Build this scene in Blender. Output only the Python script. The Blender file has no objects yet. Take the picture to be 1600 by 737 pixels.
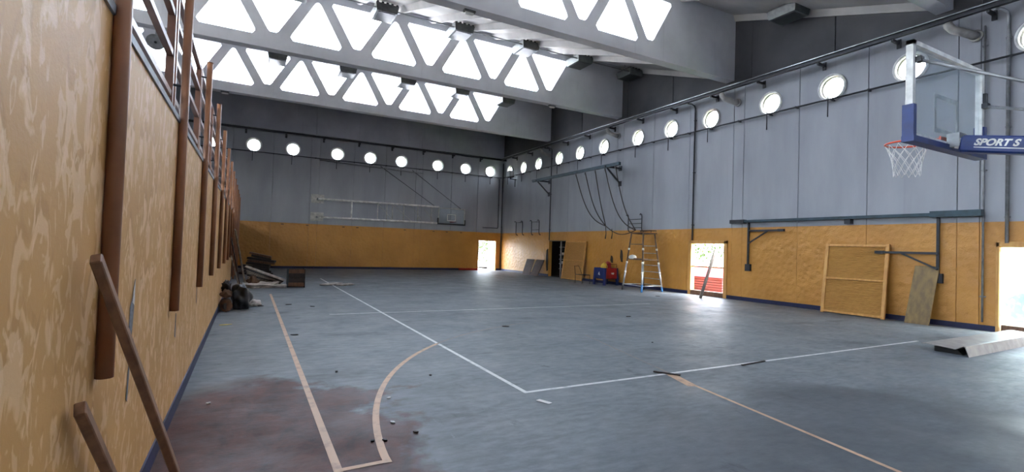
import bpy, bmesh, math, random
from mathutils import Vector, Matrix, geometry, noise as mnoise
random.seed(7)
sc = bpy.context.scene
COL = sc.collection
# ------------------------------------------------------------------ camera
FPX, YAW, PITCH, ROLL = 772.35, 0.4878, 0.0242, 0.0337
CAMH = 1.575
fw = Vector((math.sin(YAW)*math.cos(PITCH), math.cos(YAW)*math.cos(PITCH), math.sin(PITCH)))
r0 = Vector((math.cos(YAW), -math.sin(YAW), 0)); u0 = r0.cross(fw)
rt = math.cos(ROLL)*r0 + math.sin(ROLL)*u0; up = -math.sin(ROLL)*r0 + math.cos(ROLL)*u0
cam_d = bpy.data.cameras.new('camera'); cam = bpy.data.objects.new('camera', cam_d); COL.objects.link(cam)
cam_d.sensor_fit = 'HORIZONTAL'; cam_d.sensor_width = 36; cam_d.lens = FPX/1600*36
cam_d.clip_start = 0.05; cam_d.clip_end = 500
m = Matrix((rt, up, -fw)).transposed().to_4x4(); m.translation = (0, 0, CAMH); cam.matrix_world = m
sc.camera = cam
# ------------------------------------------------------------------ sky, sun, exposure
w = bpy.data.worlds.new('sky'); sc.world = w; w.use_nodes = True
nt = w.node_tree; nt.nodes.clear()
sky = nt.nodes.new('ShaderNodeTexSky'); sky.sky_type = 'NISHITA'; sky.sun_disc = False
sky.sun_elevation = math.radians(52); sky.sun_rotation = math.radians(180)
sky.air_density = 1.0; sky.dust_density = 4.0; sky.ozone_density = 1.0
bg = nt.nodes.new('ShaderNodeBackground'); bg.inputs['Strength'].default_value = 1.0
wo = nt.nodes.new('ShaderNodeOutputWorld')
hs = nt.nodes.new('ShaderNodeHueSaturation'); hs.inputs['Saturation'].default_value = .42
nt.links.new(sky.outputs[0], hs.inputs['Color']); nt.links.new(hs.outputs[0], bg.inputs[0]); nt.links.new(bg.outputs[0], wo.inputs[0])
sun_d = bpy.data.lights.new('sun', 'SUN'); sun_d.energy = 2.0; sun_d.angle = 0.01; sun_d.color = (1, .95, .88)
sun = bpy.data.objects.new('sun', sun_d); COL.objects.link(sun)
sun.rotation_euler = Vector((-.05, .8, -1.15)).to_track_quat('-Z', 'Y').to_euler()
sun.location = (3, -10, 30)
vs = sc.view_settings
vs.view_transform = 'Standard'; vs.look = 'None'; vs.gamma = 1; vs.use_curve_mapping = False
vs.exposure = 3.0
sc.cycles.max_bounces = 12; sc.cycles.diffuse_bounces = 8; sc.cycles.transparent_max_bounces = 16
sc.cycles.sample_clamp_indirect = 10; sc.cycles.caustics_reflective = False; sc.cycles.caustics_refractive = False
# ------------------------------------------------------------------ helpers
AX, B, L, YN = -0.536, 15.42, 30.63, -1.2         # left wall, right wall, far wall, near wall
ZY, ZC, ZR = 2.57, 6.76, 7.72                      # top of yellow paint, porthole centres, crane rail
GW = (4.3, 7.0, 1.4)                               # added fill-light windows of the gallery: sill, head, half width
XG = -9.1                                          # back wall of the gallery
WO = {}
def lin(c): return tuple(((x/255)/12.92 if x/255 <= .04045 else ((x/255+.055)/1.055)**2.4) for x in c[:3]) + (1,)
class MB:
    def __init__(s): s.v = []; s.f = []; s.sm = []
    def add(s, vs, fs, smooth=False):
        k = len(s.v); s.v += [tuple(v) for v in vs]
        for i, f in enumerate(fs):
            s.f.append([k+j for j in f]); s.sm.append(smooth)
        return s
    def box(s, x0, x1, y0, y1, z0, z1):
        vs = [(x, y, z) for z in (z0, z1) for y in (y0, y1) for x in (x0, x1)]
        return s.add(vs, [(0,2,3,1),(4,5,7,6),(0,1,5,4),(2,6,7,3),(0,4,6,2),(1,3,7,5)])
    def bar(s, a, b, wd, ht, upv=(0,0,1), c=0):
        a, b = Vector(a), Vector(b); d = (b-a).normalized(); u = Vector(upv)
        if abs(d.dot(u)) > .98: u = Vector((1,0,0))
        sd = d.cross(u).normalized(); u = sd.cross(d)
        vs = [p + sd*(i*wd/2) + u*(j*ht/2) for p in (a, b) for i, j in ((-1,-1),(1,-1),(1,1),(-1,1))]
        return s.add(vs, [(0,1,2,3),(7,6,5,4),(0,4,5,1),(1,5,6,2),(2,6,7,3),(3,7,4,0)])
    def tube(s, pts, r, n=8, caps=True):
        pts = [Vector(p) for p in pts]; rs = r if isinstance(r, (list, tuple)) else [r]*len(pts)
        k = len(s.v); ref = None
        for i, p in enumerate(pts):
            t = (pts[min(i+1, len(pts)-1)] - pts[max(i-1, 0)]).normalized()
            if ref is None:
                ref = t.cross(Vector((0,0,1)) if abs(t.z) < .95 else Vector((1,0,0))).normalized()
            ref = (ref - t*ref.dot(t)).normalized(); q = t.cross(ref)
            for j in range(n):
                a = 2*math.pi*j/n; s.v.append(tuple(p + (ref*math.cos(a) + q*math.sin(a))*rs[i]))
        for i in range(len(pts)-1):
            for j in range(n):
                s.f.append([k+i*n+j, k+i*n+(j+1) % n, k+(i+1)*n+(j+1) % n, k+(i+1)*n+j]); s.sm.append(True)
        if caps:
            s.f.append([k+j for j in range(n)][::-1]); s.sm.append(False)
            e = k+(len(pts)-1)*n; s.f.append([e+j for j in range(n)]); s.sm.append(False)
        return s
    def prism(s, poly, fn, d0, d1):          # poly in 2-D; fn(u, v, depth) -> world
        n = len(poly); vs = [fn(u, v, d0) for u, v in poly] + [fn(u, v, d1) for u, v in poly]
        return s.add(vs, [list(range(n)), list(range(n, 2*n))[::-1]] + [[i, i+n, (i+1) % n+n, (i+1) % n] for i in range(n)])
    def ring(s, c, ax_u, ax_v, ax_d, ro, ri, d0, d1, n=32):
        c, U, V, D = Vector(c), Vector(ax_u), Vector(ax_v), Vector(ax_d); k = len(s.v)
        for i in range(n):
            a = 2*math.pi*i/n; e = U*math.cos(a) + V*math.sin(a)
            for rr, dd in ((ro, d0), (ro, d1), (ri, d1), (ri, d0)): s.v.append(tuple(c + e*rr + D*dd))
        for i in range(n):
            j = (i+1) % n
            for q in range(4):
                s.f.append([k+i*4+q, k+i*4+(q+1) % 4, k+j*4+(q+1) % 4, k+j*4+q]); s.sm.append(True)
        return s
    def blob(s, c, rx, ry, rz, amp=.15, fr=2.0, sub=3, seed=0, flat=True):
        bm = bmesh.new(); bmesh.ops.create_icosphere(bm, subdivisions=sub, radius=1)
        vs = []
        for v in bm.verts:
            k = 1 + amp*mnoise.noise(v.co*fr + Vector((seed*3.7, seed, 1.3)))*2
            z = v.co.z*k*rz
            if flat: z = max(z, -rz*.6)
            vs.append((c[0]+v.co.x*k*rx, c[1]+v.co.y*k*ry, c[2]+z))
        s.add(vs, [[x.index for x in f.verts] for f in bm.faces], True); bm.free(); return s
    def build(s, name, mat, parent=None, bevel=0, origin=None):
        if parent is None:
            if origin is None:
                xs, ys, zs = zip(*s.v); origin = ((min(xs)+max(xs))/2, (min(ys)+max(ys))/2, min(zs))
            O = Vector(origin)
        else: O = WO[parent.name]
        me = bpy.data.meshes.new(name)
        me.from_pydata([tuple(Vector(v)-O) for v in s.v], [], s.f)
        me.polygons.foreach_set('use_smooth', s.sm)
        bm = bmesh.new(); bm.from_mesh(me)
        bmesh.ops.recalc_face_normals(bm, faces=bm.faces)
        if bevel: bmesh.ops.bevel(bm, geom=bm.edges[:], offset=bevel, segments=1, affect='EDGES')
        bm.to_mesh(me); bm.free()
        me.materials.append(mat)
        o = bpy.data.objects.new(name, me); COL.objects.link(o)
        if parent is None: o.location = O
        else: o.parent = parent
        WO[o.name] = O
        return o
def tag(o, label=None, cat=None, group=None, kind=None):
    if label: o['label'] = label
    if cat: o['category'] = cat
    if group: o['group'] = group
    if kind: o['kind'] = kind
    return o
def thing(name, label, cat, loc, group=None, kind=None, rz=0):
    o = bpy.data.objects.new(name, None); COL.objects.link(o); o.location = loc; o.rotation_euler.z = rz
    o.empty_display_size = .2; WO[o.name] = Vector(loc)
    return tag(o, label, cat, group, kind)
def copy_tree(o, parent=None, loc=None, rz=None, label=None):
    c = o.copy(); COL.objects.link(c)
    if parent is not None: c.parent = parent
    if loc is not None: c.location = loc
    if rz is not None: c.rotation_euler.z = rz
    if label: c['label'] = label
    for ch in list(o.children): copy_tree(ch, c)
    return c
ORD = ['first', 'second', 'third', 'fourth', 'fifth', 'sixth', 'seventh', 'eighth', 'ninth', 'tenth', 'eleventh', 'twelfth', 'thirteenth', 'fourteenth', 'fifteenth', 'sixteenth', 'seventeenth']
# ------------------------------------------------------------------ materials
def new_mat(name):
    mt = bpy.data.materials.new(name); mt.use_nodes = True; t = mt.node_tree
    return mt, t, t.nodes['Principled BSDF']
def nd(t, kind, **kw):
    n = t.nodes.new(kind)
    for k, v in kw.items():
        if k in n.inputs: n.inputs[k].default_value = v
        else: setattr(n, k, v)
    return n
def pos(t, scale=(1,1,1)):
    g = nd(t, 'ShaderNodeNewGeometry'); mp = nd(t, 'ShaderNodeMapping'); mp.inputs['Scale'].default_value = scale
    t.links.new(g.outputs['Position'], mp.inputs['Vector']); return mp.outputs[0]
def noise(t, vec, scale, detail=4, rough=.55, dist=0):
    n = nd(t, 'ShaderNodeTexNoise'); n.inputs['Scale'].default_value = scale; n.inputs['Detail'].default_value = detail
    n.inputs['Roughness'].default_value = rough; n.inputs['Distortion'].default_value = dist
    t.links.new(vec, n.inputs['Vector']); return n.outputs['Fac']
def ramp(t, fac, a, b, ca=(0,0,0,1), cb=(1,1,1,1)):
    r = nd(t, 'ShaderNodeValToRGB'); r.color_ramp.elements[0].position = a; r.color_ramp.elements[1].position = b
    r.color_ramp.elements[0].color = ca; r.color_ramp.elements[1].color = cb
    t.links.new(fac, r.inputs[0]); return r.outputs[0]
def mix(t, fac, a, b, mode='MIX'):
    n = nd(t, 'ShaderNodeMix', data_type='RGBA', blend_type=mode)
    for i, x in ((0, fac), (6, a), (7, b)):
        if isinstance(x, (int, float)): n.inputs[i].default_value = x
        elif isinstance(x, tuple): n.inputs[i].default_value = x
        else: t.links.new(x, n.inputs[i])
    return n.outputs[2]
def math_(t, op, a, b=None, clamp=False):
    n = nd(t, 'ShaderNodeMath', operation=op); n.use_clamp = clamp
    for i, x in ((0, a), (1, b)):
        if x is None: continue
        if isinstance(x, (int, float)): n.inputs[i].default_value = x
        else: t.links.new(x, n.inputs[i])
    return n.outputs[0]
def bump(t, p, h, strength=.3, dist=.02):
    b = nd(t, 'ShaderNodeBump'); b.inputs['Strength'].default_value = strength; b.inputs['Distance'].default_value = dist
    t.links.new(h, b.inputs['Height']); t.links.new(b.outputs[0], p.inputs['Normal'])
def mat(name, c, rough=.6, metal=0, c2=None, scale=6, stretch=(1,1,1), bmp=0, bs=60, lo=.35, hi=.65):
    mt, t, p = new_mat(name); v = pos(t, stretch)
    c2 = c2 or tuple(x*.82 for x in c)
    t.links.new(ramp(t, noise(t, v, scale), lo, hi, lin(c2), lin(c)), p.inputs['Base Color'])
    p.inputs['Roughness'].default_value = rough; p.inputs['Metallic'].default_value = metal
    if bmp: bump(t, p, noise(t, v, bs), bmp, .01)
    return mt
M = {}
def mk(key, *a, **k): M[key] = mat(key, *a, **k)
mk('steel_grey', (150,152,155), .45, .6); mk('galvanised', (170,174,178), .38, .8)
mk('dark_steel', (52,54,60), .5, .3); mk('black', (24,24,26), .6); mk('teal', (52,74,84), .5, .2)
mk('white_paint', (236,236,232), .45); mk('offwhite', (200,198,190), .6)
mk('brown_paint', (126,86,66), .42, c2=(106,70,54)); mk('brown_post', (156,106,74), .4, c2=(132,88,62), scale=3); mk('plank_brown', (142,104,76), .5, c2=(112,80,58), scale=4, stretch=(5,5,1))
mk('blue_board', (24,30,74), .55); mk('hoop_orange', (226,78,40), .45); mk('pad_blue', (16,48,116), .5)
mk('net', (232,230,226), .8); mk('rope', (74,66,60), .9, scale=40)
mk('wood_frame', (214,164,92), .55, c2=(196,142,76), scale=3, stretch=(4,4,1))
mk('frame_panel', (190,142,76), .6, c2=(174,126,64), scale=5, stretch=(1,1,8), bmp=.25, bs=18)
mk('old_wood', (120,84,58), .6, c2=(92,62,42), scale=4, stretch=(6,6,1), bmp=.2, bs=20)
mk('ply_olive', (140,112,56), .45, c2=(106,82,38), scale=3, stretch=(3,3,1))
mk('board_brown', (86,60,48), .75, c2=(66,46,38), scale=3)
mk('dark_wood', (58,44,38), .7, c2=(34,27,25), scale=5, stretch=(2,2,1)); mk('pale_wood', (176,164,148), .7, c2=(132,118,104), scale=8)
mk('grey_wood', (140,134,128), .7); mk('bag', (26,27,34), .35); mk('carpet', (118,88,66), .9, c2=(86,62,48), scale=12)
mk('cloth', (206,202,196), .85, c2=(160,150,142), scale=6); mk('silver', (190,194,198), .35, .75)
mk('tower_brown', (106,82,66), .55); mk('tower_blue', (60,126,186), .5); mk('red', (178,32,36), .45); mk('blue', (26,44,104), .45)
mk('yellow', (226,190,60), .5); mk('dark_red', (104,28,34), .55); mk('rubber', (28,28,28), .8)
mk('channel', (150,146,142), .5, 0, c2=(126,122,120), scale=5)
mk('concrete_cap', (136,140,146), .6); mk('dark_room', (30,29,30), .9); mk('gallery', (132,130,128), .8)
mk('ground', (150,146,136), .9, c2=(128,124,114)); mk('grass', (84,116,40), .9, c2=(60,92,28), scale=3)
mk('leaf', (70,98,32), .7, c2=(44,70,20), scale=9); mk('bark', (96,78,60), .9)
mk('red_tarp', (150,16,26), .6); mk('plaster_white', (226,222,214), .8); mk('tyre_rib', (92,14,22), .6)
mk('lamp_body', (104,108,108), .5, .2); mk('lamp_dark', (58,60,64), .5, .3); mk('lamp_glass', (58,62,64), .35); mk('sill_red', (186,40,36), .6)
mk('pipe_white', (170,168,164), .55, c2=(140,138,136)); mk('line_white', (214,216,216), .55, c2=(150,156,162), scale=9, lo=.25, hi=.5)
mk('line_tan', (196,160,128), .55, c2=(150,122,104), scale=7, lo=.25, hi=.5); mk('line_faint', (132,120,108), .55, c2=(104,104,108), scale=9)
mk('chip_grey', (120,124,130), .8, c2=(90,92,98), scale=30); mk('chip_white', (226,224,220), .8)
def glass(name, tint, gl=.04, rough=.02, alpha=.97):
    mt = bpy.data.materials.new(name); mt.use_nodes = True; t = mt.node_tree; t.nodes.clear()
    tr = nd(t, 'ShaderNodeBsdfTransparent'); tr.inputs[0].default_value = tint
    g = nd(t, 'ShaderNodeBsdfGlossy'); g.inputs['Roughness'].default_value = rough
    d = nd(t, 'ShaderNodeBsdfDiffuse'); d.inputs[0].default_value = (.8,.85,.85,1)
    fr = nd(t, 'ShaderNodeValue'); fr.outputs[0].default_value = gl
    m1 = nd(t, 'ShaderNodeMixShader'); m2 = nd(t, 'ShaderNodeMixShader'); o = nd(t, 'ShaderNodeOutputMaterial')
    t.links.new(fr.outputs[0], m1.inputs[0]); t.links.new(tr.outputs[0], m1.inputs[1]); t.links.new(g.outputs[0], m1.inputs[2])
    m2.inputs[0].default_value = 1-alpha
    t.links.new(m1.outputs[0], m2.inputs[1]); t.links.new(d.outputs[0], m2.inputs[2]); t.links.new(m2.outputs[0], o.inputs[0])
    return mt
M['glass'] = glass('glass', (.97,.99,1,1)); M['acrylic'] = glass('acrylic', (.9,.93,.95,1), alpha=.9)
M['milky'] = glass('milky', (.8,.95,.92,1), alpha=.6)
def wall_grey():
    mt, t, p = new_mat('painted_grey_concrete')
    a = ramp(t, noise(t, pos(t, (1,1,.25)), 1.1, 5), .3, .7, lin((146,149,157)), lin((164,167,174)))
    b = ramp(t, noise(t, pos(t, (3,3,.12)), 2.2, 6), .62, .85)
    t.links.new(mix(t, math_(t, 'MULTIPLY', b, .3), a, lin((118,120,126))), p.inputs['Base Color'])
    p.inputs['Roughness'].default_value = .55
    bump(t, p, noise(t, pos(t), 90, 3), .12, .004); return mt
def wall_ochre():
    mt, t, p = new_mat('ochre_roughcast')
    v = pos(t)
    a = ramp(t, noise(t, v, .9, 5), .3, .7, lin((186,130,58)), lin((204,146,68)))
    st = ramp(t, noise(t, pos(t, (2,2,.5)), 3, 6), .6, .8)
    t.links.new(mix(t, math_(t, 'MULTIPLY', st, .35), a, lin((168,118,60))), p.inputs['Base Color'])
    p.inputs['Roughness'].default_value = .42
    vo = nd(t, 'ShaderNodeTexVoronoi'); vo.feature = 'SMOOTH_F1'; vo.inputs['Scale'].default_value = 7; t.links.new(v, vo.inputs['Vector'])
    h = math_(t, 'ADD', vo.outputs['Distance'], math_(t, 'MULTIPLY', noise(t, v, 24, 3), .4))
    bump(t, p, h, .6, .04); return mt
def wall_sponged():
    mt, t, p = new_mat('sponged_ochre')
    base = ramp(t, noise(t, pos(t), 1.3, 4), .3, .75, lin((188,142,82)), lin((204,156,96)))
    p1 = ramp(t, noise(t, pos(t, (1,1.2,.62)), 7, 2.6, .55, .9), .54, .59)
    p2 = ramp(t, noise(t, pos(t, (1.1,1.4,.7)), 11, 2.6, .55, 1.1), .57, .61)
    p3 = ramp(t, noise(t, pos(t, (1,1.2,.6)), 7, 2, .5, .8), .54, .62)
    c = mix(t, math_(t, 'MULTIPLY', p3, .4), base, lin((168,122,68)))
    c = mix(t, math_(t, 'MULTIPLY', p1, .7), c, lin((224,184,138)))
    c = mix(t, math_(t, 'MULTIPLY', p2, .5), c, lin((228,192,150)))
    t.links.new(c, p.inputs['Base Color'])
    p.inputs['Roughness'].default_value = .58; p.inputs['Specular IOR Level'].default_value = .35
    bump(t, p, noise(t, pos(t), 55, 4), .2, .006); return mt
def concrete(name, c1, c2, rough=.7):
    mt, t, p = new_mat(name)
    a = ramp(t, noise(t, pos(t), .8, 6), .3, .7, lin(c2), lin(c1))
    s = ramp(t, noise(t, pos(t, (3,3,.2)), 2, 6), .6, .85)
    t.links.new(mix(t, math_(t, 'MULTIPLY', s, .35), a, lin(tuple(x*.72 for x in c2))), p.inputs['Base Color'])
    p.inputs['Roughness'].default_value = rough; bump(t, p, noise(t, pos(t), 40, 5), .1, .01); return mt
def floor_mat():
    mt, t, p = new_mat('worn_blue_grey_floor')
    v = pos(t)
    a = ramp(t, noise(t, pos(t, (.6,1,1)), .7, 6), .3, .7, lin((104,111,115)), lin((130,138,142)))
    fine = ramp(t, noise(t, pos(t, (1,2.2,1)), 5, 8, .65), .3, .75, lin((74,80,85)), lin((140,147,152)))
    c = mix(t, .5, a, fine)
    st = ramp(t, noise(t, pos(t, (.5,1.2,1)), 1.1, 7, .62, .4), .56, .74)
    c = mix(t, math_(t, 'MULTIPLY', st, .75), c, lin((62,67,73)))
    bl = ramp(t, noise(t, pos(t, (1,.5,1)), 2.6, 8, .7), .62, .72)
    c = mix(t, math_(t, 'MULTIPLY', bl, .65), c, lin((48,52,58)))
    sc_ = ramp(t, noise(t, pos(t, (2.4,.5,1)), 3.2, 9, .7, 1), .66, .72)
    c = mix(t, math_(t, 'MULTIPLY', sc_, .35), c, lin((176,184,190)))
    # darker patch in front of the end line
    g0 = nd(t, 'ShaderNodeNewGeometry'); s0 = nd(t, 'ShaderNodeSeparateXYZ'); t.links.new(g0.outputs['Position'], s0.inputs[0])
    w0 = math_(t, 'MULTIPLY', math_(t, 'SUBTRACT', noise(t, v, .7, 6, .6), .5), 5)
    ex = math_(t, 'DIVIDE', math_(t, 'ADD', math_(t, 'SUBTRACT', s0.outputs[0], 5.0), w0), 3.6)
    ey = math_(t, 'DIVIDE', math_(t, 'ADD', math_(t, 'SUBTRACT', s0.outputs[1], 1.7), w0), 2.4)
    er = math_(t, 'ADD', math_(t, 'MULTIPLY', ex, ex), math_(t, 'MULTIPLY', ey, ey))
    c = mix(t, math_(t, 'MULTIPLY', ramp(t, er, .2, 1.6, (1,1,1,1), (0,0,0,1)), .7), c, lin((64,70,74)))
    # old red-brown paint showing through beside the left wall
    g = nd(t, 'ShaderNodeNewGeometry'); sp = nd(t, 'ShaderNodeSeparateXYZ'); t.links.new(g.outputs['Position'], sp.inputs[0])
    wv = math_(t, 'MULTIPLY', math_(t, 'SUBTRACT', noise(t, v, .9, 6, .6), .5), 3.2)
    dx = math_(t, 'DIVIDE', math_(t, 'ADD', math_(t, 'SUBTRACT', sp.outputs[0], .1), wv), 1.45)
    dy = math_(t, 'DIVIDE', math_(t, 'ADD', math_(t, 'SUBTRACT', sp.outputs[1], 4.2), wv), 2.1)
    rr = math_(t, 'ADD', math_(t, 'MULTIPLY', dx, dx), math_(t, 'MULTIPLY', dy, dy))
    k = ramp(t, rr, .6, 1.5, (1,1,1,1), (0,0,0,1))
    brown = ramp(t, noise(t, pos(t, (1.3,.8,1)), 3, 7, .65, .6), .32, .68, lin((48,22,14)), lin((92,48,34)))
    c = mix(t, math_(t, 'MULTIPLY', k, math_(t, 'ADD', .85, math_(t, 'MULTIPLY', ramp(t, noise(t, v, 2.2, 6, .6), .25, .5), .15))), c, brown)
    t.links.new(c, p.inputs['Base Color'])
    t.links.new(ramp(t, noise(t, v, 1.4, 6, .6), .3, .7, (.42,.42,.42,1), (.66,.66,.66,1)), p.inputs['Roughness'])
    p.inputs['Specular IOR Level'].default_value = .2
    h = math_(t, 'ADD', noise(t, pos(t, (1,1.6,1)), 6, 3), math_(t, 'MULTIPLY', noise(t, v, 60, 3), .15))
    bump(t, p, h, .22, .02); return mt
M['grey_wall'] = wall_grey(); M['ochre_wall'] = wall_ochre(); M['sponged'] = wall_sponged()
M['beam'] = concrete('beam_concrete', (212,214,220), (190,192,199)); M['upper'] = concrete('raw_dark_concrete', (82,82,86), (62,62,67))
M['upper_far'] = concrete('paler_upper_concrete', (170,172,184), (148,150,162)); M['slab'] = concrete('roof_slab_concrete', (190,188,186), (164,162,161)); M['floor'] = floor_mat()  # upper panels of the far wall get a paler concrete tone
# ================================================================== SETTING
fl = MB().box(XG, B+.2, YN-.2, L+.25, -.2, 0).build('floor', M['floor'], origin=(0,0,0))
tag(fl, 'worn blue-grey sports hall floor with court markings', 'floor', kind='structure')
def stroke(name, pts, wd, mt, z=.0025):
    pts = [Vector((p[0], p[1], 0)) for p in pts]; lo = []; hi = []
    for i, p in enumerate(pts):
        d = (pts[min(i+1, len(pts)-1)] - pts[max(i-1, 0)]).normalized(); n = Vector((-d.y, d.x, 0))
        lo.append(p - n*wd/2); hi.append(p + n*wd/2)
    n = len(pts); b = MB()
    vs = [(q.x, q.y, z) for q in lo] + [(q.x, q.y, z) for q in hi]
    b.add(vs, [(i, i+1, n+i+1, n+i) for i in range(n-1)])
    o = b.build(name, mt, fl); return o
def seg(a, b, n=24, jit=0): return [(a[0]+(b[0]-a[0])*i/n, a[1]+(b[1]-a[1])*i/n) for i in range(n+1)]
stroke('court_line', seg((2.74,4.71), (2.74,22.5)), .055, M['line_white'])['label'] = 'white side line'
stroke('court_line', seg((2.715,4.72), (11.8,4.9)), .055, M['line_white'], .003)['label'] = 'white end line'
stroke('court_line', seg((1.6,11.35), (11.0,11.5)), .05, M['line_white'])['label'] = 'thin white cross line'
stroke('court_line', seg((11.8,4.9), (11.8,20)), .04, M['line_faint'])['label'] = 'worn far side line'
stroke('court_line', seg((.605,3.55), (.605,16.0)), .06, M['line_tan'], .0032)['label'] = 'tan side line'
arc = [(.948,3.57), (.95,3.68)]
for i in range(25):
    a = math.pi - .1 - i*(.68/24)
    arc.append((7.15+6.22*math.cos(a), 3.2+6.22*math.sin(a)))
stroke('court_line', arc, .06, M['line_tan'], .0034)['label'] = 'tan three-point arc'
arc2 = []
for i in range(24):
    a = math.pi - .78 - i*(.5/23); arc2.append((7.15+6.22*math.cos(a), 3.2+6.22*math.sin(a)))
stroke('court_line', arc2, .05, M['line_faint'], .0034)['label'] = 'faded end of the arc'
stroke('court_line', [(.575,3.58), (.975,3.6)], .05, M['line_tan'], .0036)['label'] = 'short tan closing line'
stroke('court_line', seg((4.3,1.6), (4.83,4.45)), .045, M['line_tan'], .0026)['label'] = 'tan key line'
stroke('court_line', seg((4.95,4.8), (5.6,7.5)), .035, M['line_faint'], .0026)['label'] = 'faded key line'
stroke('court_line', [(4.74,4.2), (4.93,4.78)], .13, M['line_tan'], .0027)['label'] = 'wide tan block mark'
# ---- prefabricated wall panels
def panel(parent, name, mt, fn, u0, u1, z0, z1, hole=None, door=None, th=.2, c=.012):
    b = MB()
    if door:
        d0, d1, dz = door
        b.prism([(u0+c, z0), (d0, z0), (d0, dz), (d1, dz), (d1, z0), (u1-c, z0), (u1-c, z1), (u0+c, z1)], fn, 0, th)
        b.prism([(u0, z0), (u0+c+.01, z0), (u0+c+.01, z1), (u0, z1)], fn, .03, th)
        b.prism([(u1-c-.01, z0), (u1, z0), (u1, z1), (u1-c-.01, z1)], fn, .03, th)
    elif hole:
        uc, zc, R = hole; N = 40; inner = []; outer = []; back = []
        for i in range(N):
            a = 2*math.pi*i/N; ca, sa = math.cos(a), math.sin(a); inner.append((uc+R*ca, zc+R*sa))
            def edge(ua, ub):
                ts = []
                if ca > 1e-9: ts.append((ub-uc)/ca)
                if ca < -1e-9: ts.append((ua-uc)/ca)
                if sa > 1e-9: ts.append((z1-zc)/sa)
                if sa < -1e-9: ts.append((z0-zc)/sa)
                tt = min(ts); return (uc+ca*tt, zc+sa*tt)
            outer.append(edge(u0+c, u1-c)); back.append(edge(u0, u1))
        def ring_(A, da, Bq, db):
            vs = [fn(u, z, da) for u, z in A] + [fn(u, z, db) for u, z in Bq]
            b.add(vs, [(i, (i+1) % N, N+(i+1) % N, N+i) for i in range(N)])
        ring_(inner, 0, outer, 0); ring_(inner, th, back, th); ring_(inner, 0, inner, th)
        # corners of the front face and the back face
        for (A, ua, ub, dd) in ((outer, u0+c, u1-c, 0), (back, u0, u1, th)):
            for cu, cz in ((ua, z0), (ua, z1), (ub, z0), (ub, z1)):
                best = None
                for i in range(N):
                    p, q = A[i], A[(i+1) % N]
                    onp = abs(p[0]-cu) < 1e-6 or abs(p[1]-cz) < 1e-6; onq = abs(q[0]-cu) < 1e-6 or abs(q[1]-cz) < 1e-6
                    same = (abs(p[0]-q[0]) < 1e-6) or (abs(p[1]-q[1]) < 1e-6)
                    if onp and onq and not same:
                        b.add([fn(*p, dd), fn(cu, cz, dd), fn(*q, dd)], [(0,1,2)])
        cf = [(u0+c, z0), (u1-c, z0), (u1-c, z1), (u0+c, z1)]; cb = [(u0, z0), (u1, z0), (u1, z1), (u0, z1)]
        vs = [fn(*p, 0) for p in cf] + [fn(*p, .03) for p in cb] + [fn(*p, th) for p in cb]
        b.add(vs, [(i, (i+1) % 4, 4+(i+1) % 4, 4+i) for i in range(4)] + [(4+i, 4+(i+1) % 4, 8+(i+1) % 4, 8+i) for i in range(4)])
    else:
        cf = [(u0+c, z0), (u1-c, z0), (u1-c, z1), (u0+c, z1)]; cb = [(u0, z0), (u1, z0), (u1, z1), (u0, z1)]
        vs = [fn(*p, 0) for p in cf] + [fn(*p, .03) for p in cb] + [fn(*p, th) for p in cb]
        b.add(vs, [(0,1,2,3), (8,9,10,11)] + [(i, (i+1) % 4, 4+(i+1) % 4, 4+i) for i in range(4)] + [(4+i, 4+(i+1) % 4, 8+(i+1) % 4, 8+i) for i in range(4)])
    return b.build(name, mt, parent)
fR = lambda u, z, d: (B+d, u, z)
fF = lambda u, z, d: (u, L+d, z)
wr = thing('wall_right', 'right long wall, grey above ochre, with round portholes', 'wall', (B, 12, 0), kind='structure')
wf = thing('wall_far', 'far end wall, grey above dark ochre, with round portholes', 'wall', (5, L, 0), kind='structure')
RW = []; RP = [(-1.4,-.83,0)]
for b0 in (-.83, 5.63, 12.09, 18.55):
    for i in range(3): RP.append((b0+[0,2.03,4.03][i], b0+[2.03,4.03,6.03][i], 1))
    RP.append((b0+6.03, b0+6.46, 0))
RP = RP[:-1] + [(24.58,24.9,0), (24.9,26.82,1), (26.82,28.65,1), (28.65,30.63,1)]
RD = {12.25: (12.25,14.02,2.1), 22.65: (22.65,24.42,2.08), 3.3: (3.3,4.88,2.05), -.6: (-.6,1.0,2.05)}
PR = .36
for u0, u1, win in RP:
    door = None
    for k, d in RD.items():
        if u0 < k < u1: door = d
    panel(wr, 'lower_panel', M['ochre_wall'], fR, u0, u1, 0, ZY, door=door, c=.006)
    hole = ((u0+u1)/2, ZC, PR) if win else None
    if win: RW.append((u0+u1)/2)
    panel(wr, 'wall_panel', M['grey_wall'], fR, u0, u1, ZY, 7.7, hole=hole)
for u0, u1 in ((-1.4,5.17), (5.17,8.6), (8.6,11.42), (11.42,15.1), (15.1,17.9), (17.9,21.5), (21.5,24.4), (24.4,27.8), (27.8,30.63)):
    panel(wr, 'upper_panel', M['upper'], fR, u0, u1, 7.7, 11.0, c=.02)
FW = []; FP = [(-9.3,-7.1,0), (-7.1,-5.2,0), (-5.2,-3.0,0), (-3.0,-.98,1), (-.98,1.0,1), (1.0,2.97,1), (2.97,3.43,0), (3.43,5.36,1), (5.36,7.26,1), (7.26,9.2,1), (9.2,9.62,0), (9.62,11.62,1), (11.62,13.52,1), (13.52,15.62,1)]
for u0, u1, win in FP:
    door = (13.65, 15.06, 2.06) if u0 == 13.52 else None
    panel(wf, 'lower_panel', M['ochre_wall'], fF, u0, u1, 0, ZY, door=door, c=.006)
    uc = (u0+u1)/2 if u0 != 13.52 else 14.4
    if win: FW.append(uc)
    panel(wf, 'wall_panel', M['grey_wall'], fF, u0, u1, ZY, 7.75, hole=(uc, ZC, PR) if win else None)
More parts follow.
